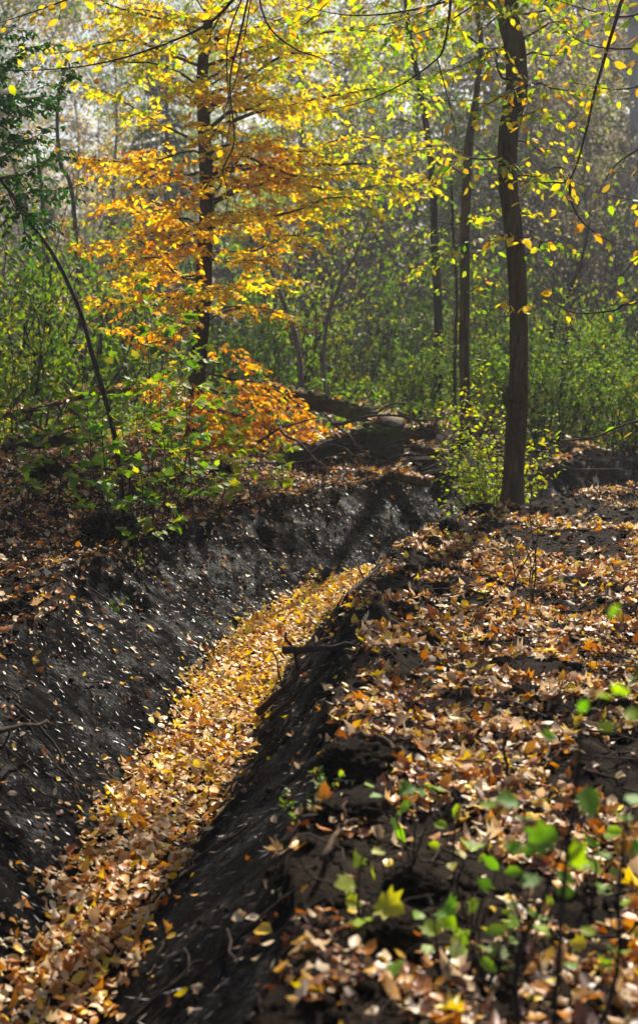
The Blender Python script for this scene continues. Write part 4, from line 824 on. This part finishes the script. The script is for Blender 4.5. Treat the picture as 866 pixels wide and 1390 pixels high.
for i, (u, v, lab) in enumerate([(600, 1330, 'low green seedling at the bottom edge right of the lime one'), (660, 1340, 'low seedling at the bottom edge left of the tall blurred one'), (560, 1180, 'tiny green seedling on the soil above the clod'), (640, 1270, 'leafy seedling between the small bright one and the tall blurred one'), (720, 1300, 'dense low seedling under the tall blurred one'), (850, 1340, 'low seedling in the bottom right corner'), (800, 1230, 'low seedling left of the bottom right corner')]):
    x, y = G(u, v); sb = (x, y, float(gz(x, y))); h = 90 + 40 * rs.rand()
    seedling('leafy_seedling', lab, sb, [[(u + rs.normal() * 8, v - h * .6, y), (u + rs.normal() * 15, v - h, y)], [(u + 15, v - h * .4, y), (u + 30, v - h * .6, y)], [(u - 15, v - h * .4, y), (u - 30, v - h * .7, y)]], ['lime_bright', 'green'][i % 2], [(u + rs.normal() * 28, v - h * (.2 + .9 * rs.rand()), y + rs.normal() * .05, .035 + .025 * rs.rand(), [OVAL, MAPLE][rs.randint(2)]) for k in range(9)], .85, .0025)
for (u, v, z0, lab) in [(400, 1095, -.05, 'tiny green weed on the right bank'), (440, 1085, 0, 'tiny green weed on the right rim'), (160, 790, 0, 'small green weed on the left rim'), (610, 735, 0, 'small weed near the far bend'), (190, 750, 0, 'small green weed under the left saplings')]:
    x, y = G(u, v, z0); b = np.array([x, y, float(gz(x, y))]); A = []; g = Geo(); T = root('weed', b, lab, 'plant')
    for k in range(6):
        e = b + [rs.normal() * .06, rs.normal() * .06, .07 * rs.rand() + .03]; g.tube([b, e], [.002, .001], 4, cap=False); m = 8; A.append((b + (e - b) * (.3 + .7 * rs.rand(m, 1)), rs.normal(0, 1, (m, 3)), UP + rs.normal(0, .3, (m, 3))))
    g.build('stems', M['darkgreen'], T, b); put_leaves(A, .022, M['green'], 'foliage', T, .6, shift=b)

# ------------------------------------------------------------------ air
import os
HAZE = os.environ.get('HZ', '1') == '1'
if HAZE:
    g = Geo(); x0, x1, y0, y1, z0, z1 = -90, 90, -20, 150, -3.5, 32
    v = [(x, y, z) for x in (x0, x1) for y in (y0, y1) for z in (z0, z1)]
    g.add(v, [(0, 1, 3, 2), (4, 6, 7, 5), (0, 4, 5, 1), (2, 3, 7, 6), (0, 2, 6, 4), (1, 5, 7, 3)])
    m, t, out = nt('haze'); pv = t.nodes.new('ShaderNodeVolumePrincipled'); pv.inputs['Color'].default_value = (.93, .95, 1, 1); pv.inputs['Density'].default_value = .0009; pv.inputs['Anisotropy'].default_value = .45
    t.links.new(pv.outputs[0], out.inputs['Volume']); tag(g.build('haze', m, flat=True), 'thin pale haze filling the wood', 'haze', kind='stuff')

# ------------------------------------------------------------------ light, sky, camera
sc = bpy.context.scene
w = bpy.data.worlds.new('World'); sc.world = w; w.use_nodes = True; t = w.node_tree; bg = t.nodes['Background']
sky = t.nodes.new('ShaderNodeTexSky'); sky.sky_type = 'NISHITA'; sky.sun_disc = False; sky.sun_elevation = SUN_EL; sky.sun_rotation = SUN_AZ; sky.dust_density = 2.0
t.links.new(sky.outputs[0], bg.inputs[0]); bg.inputs[1].default_value = .05
sl = bpy.data.lights.new('sun', 'SUN'); sl.energy = 5; sl.angle = R(.5); sl.color = (1, .93, .80); so = bpy.data.objects.new('sun', sl); C.objects.link(so)
sd = Vector((math.sin(SUN_AZ) * math.cos(SUN_EL), math.cos(SUN_AZ) * math.cos(SUN_EL), math.sin(SUN_EL))); so.rotation_euler = sd.to_track_quat('Z', 'Y').to_euler(); so.location = (5, 20, 20)
cam = bpy.data.cameras.new('camera'); co_ = bpy.data.objects.new('camera', cam); C.objects.link(co_); co_.location = (0, 0, CAMZ); co_.rotation_euler = (R(90) - PITCH, 0, 0)
cam.sensor_fit = 'HORIZONTAL'; cam.sensor_width = 24; cam.lens = 24 * F / 866; cam.clip_end = 1000; cam.clip_start = .05
cam.dof.use_dof = True; cam.dof.focus_distance = 8.3; cam.dof.aperture_fstop = 3.0
sc.camera = co_
sc.view_settings.view_transform = 'Standard'; sc.view_settings.look = 'None'; sc.view_settings.exposure = 1.12; sc.view_settings.gamma = 1
sc.cycles.max_bounces = 7; sc.cycles.transmission_bounces = 4; sc.cycles.diffuse_bounces = 4; sc.cycles.volume_bounces = 0
sc.cycles.use_denoising = True; sc.cycles.sample_clamp_indirect = 6
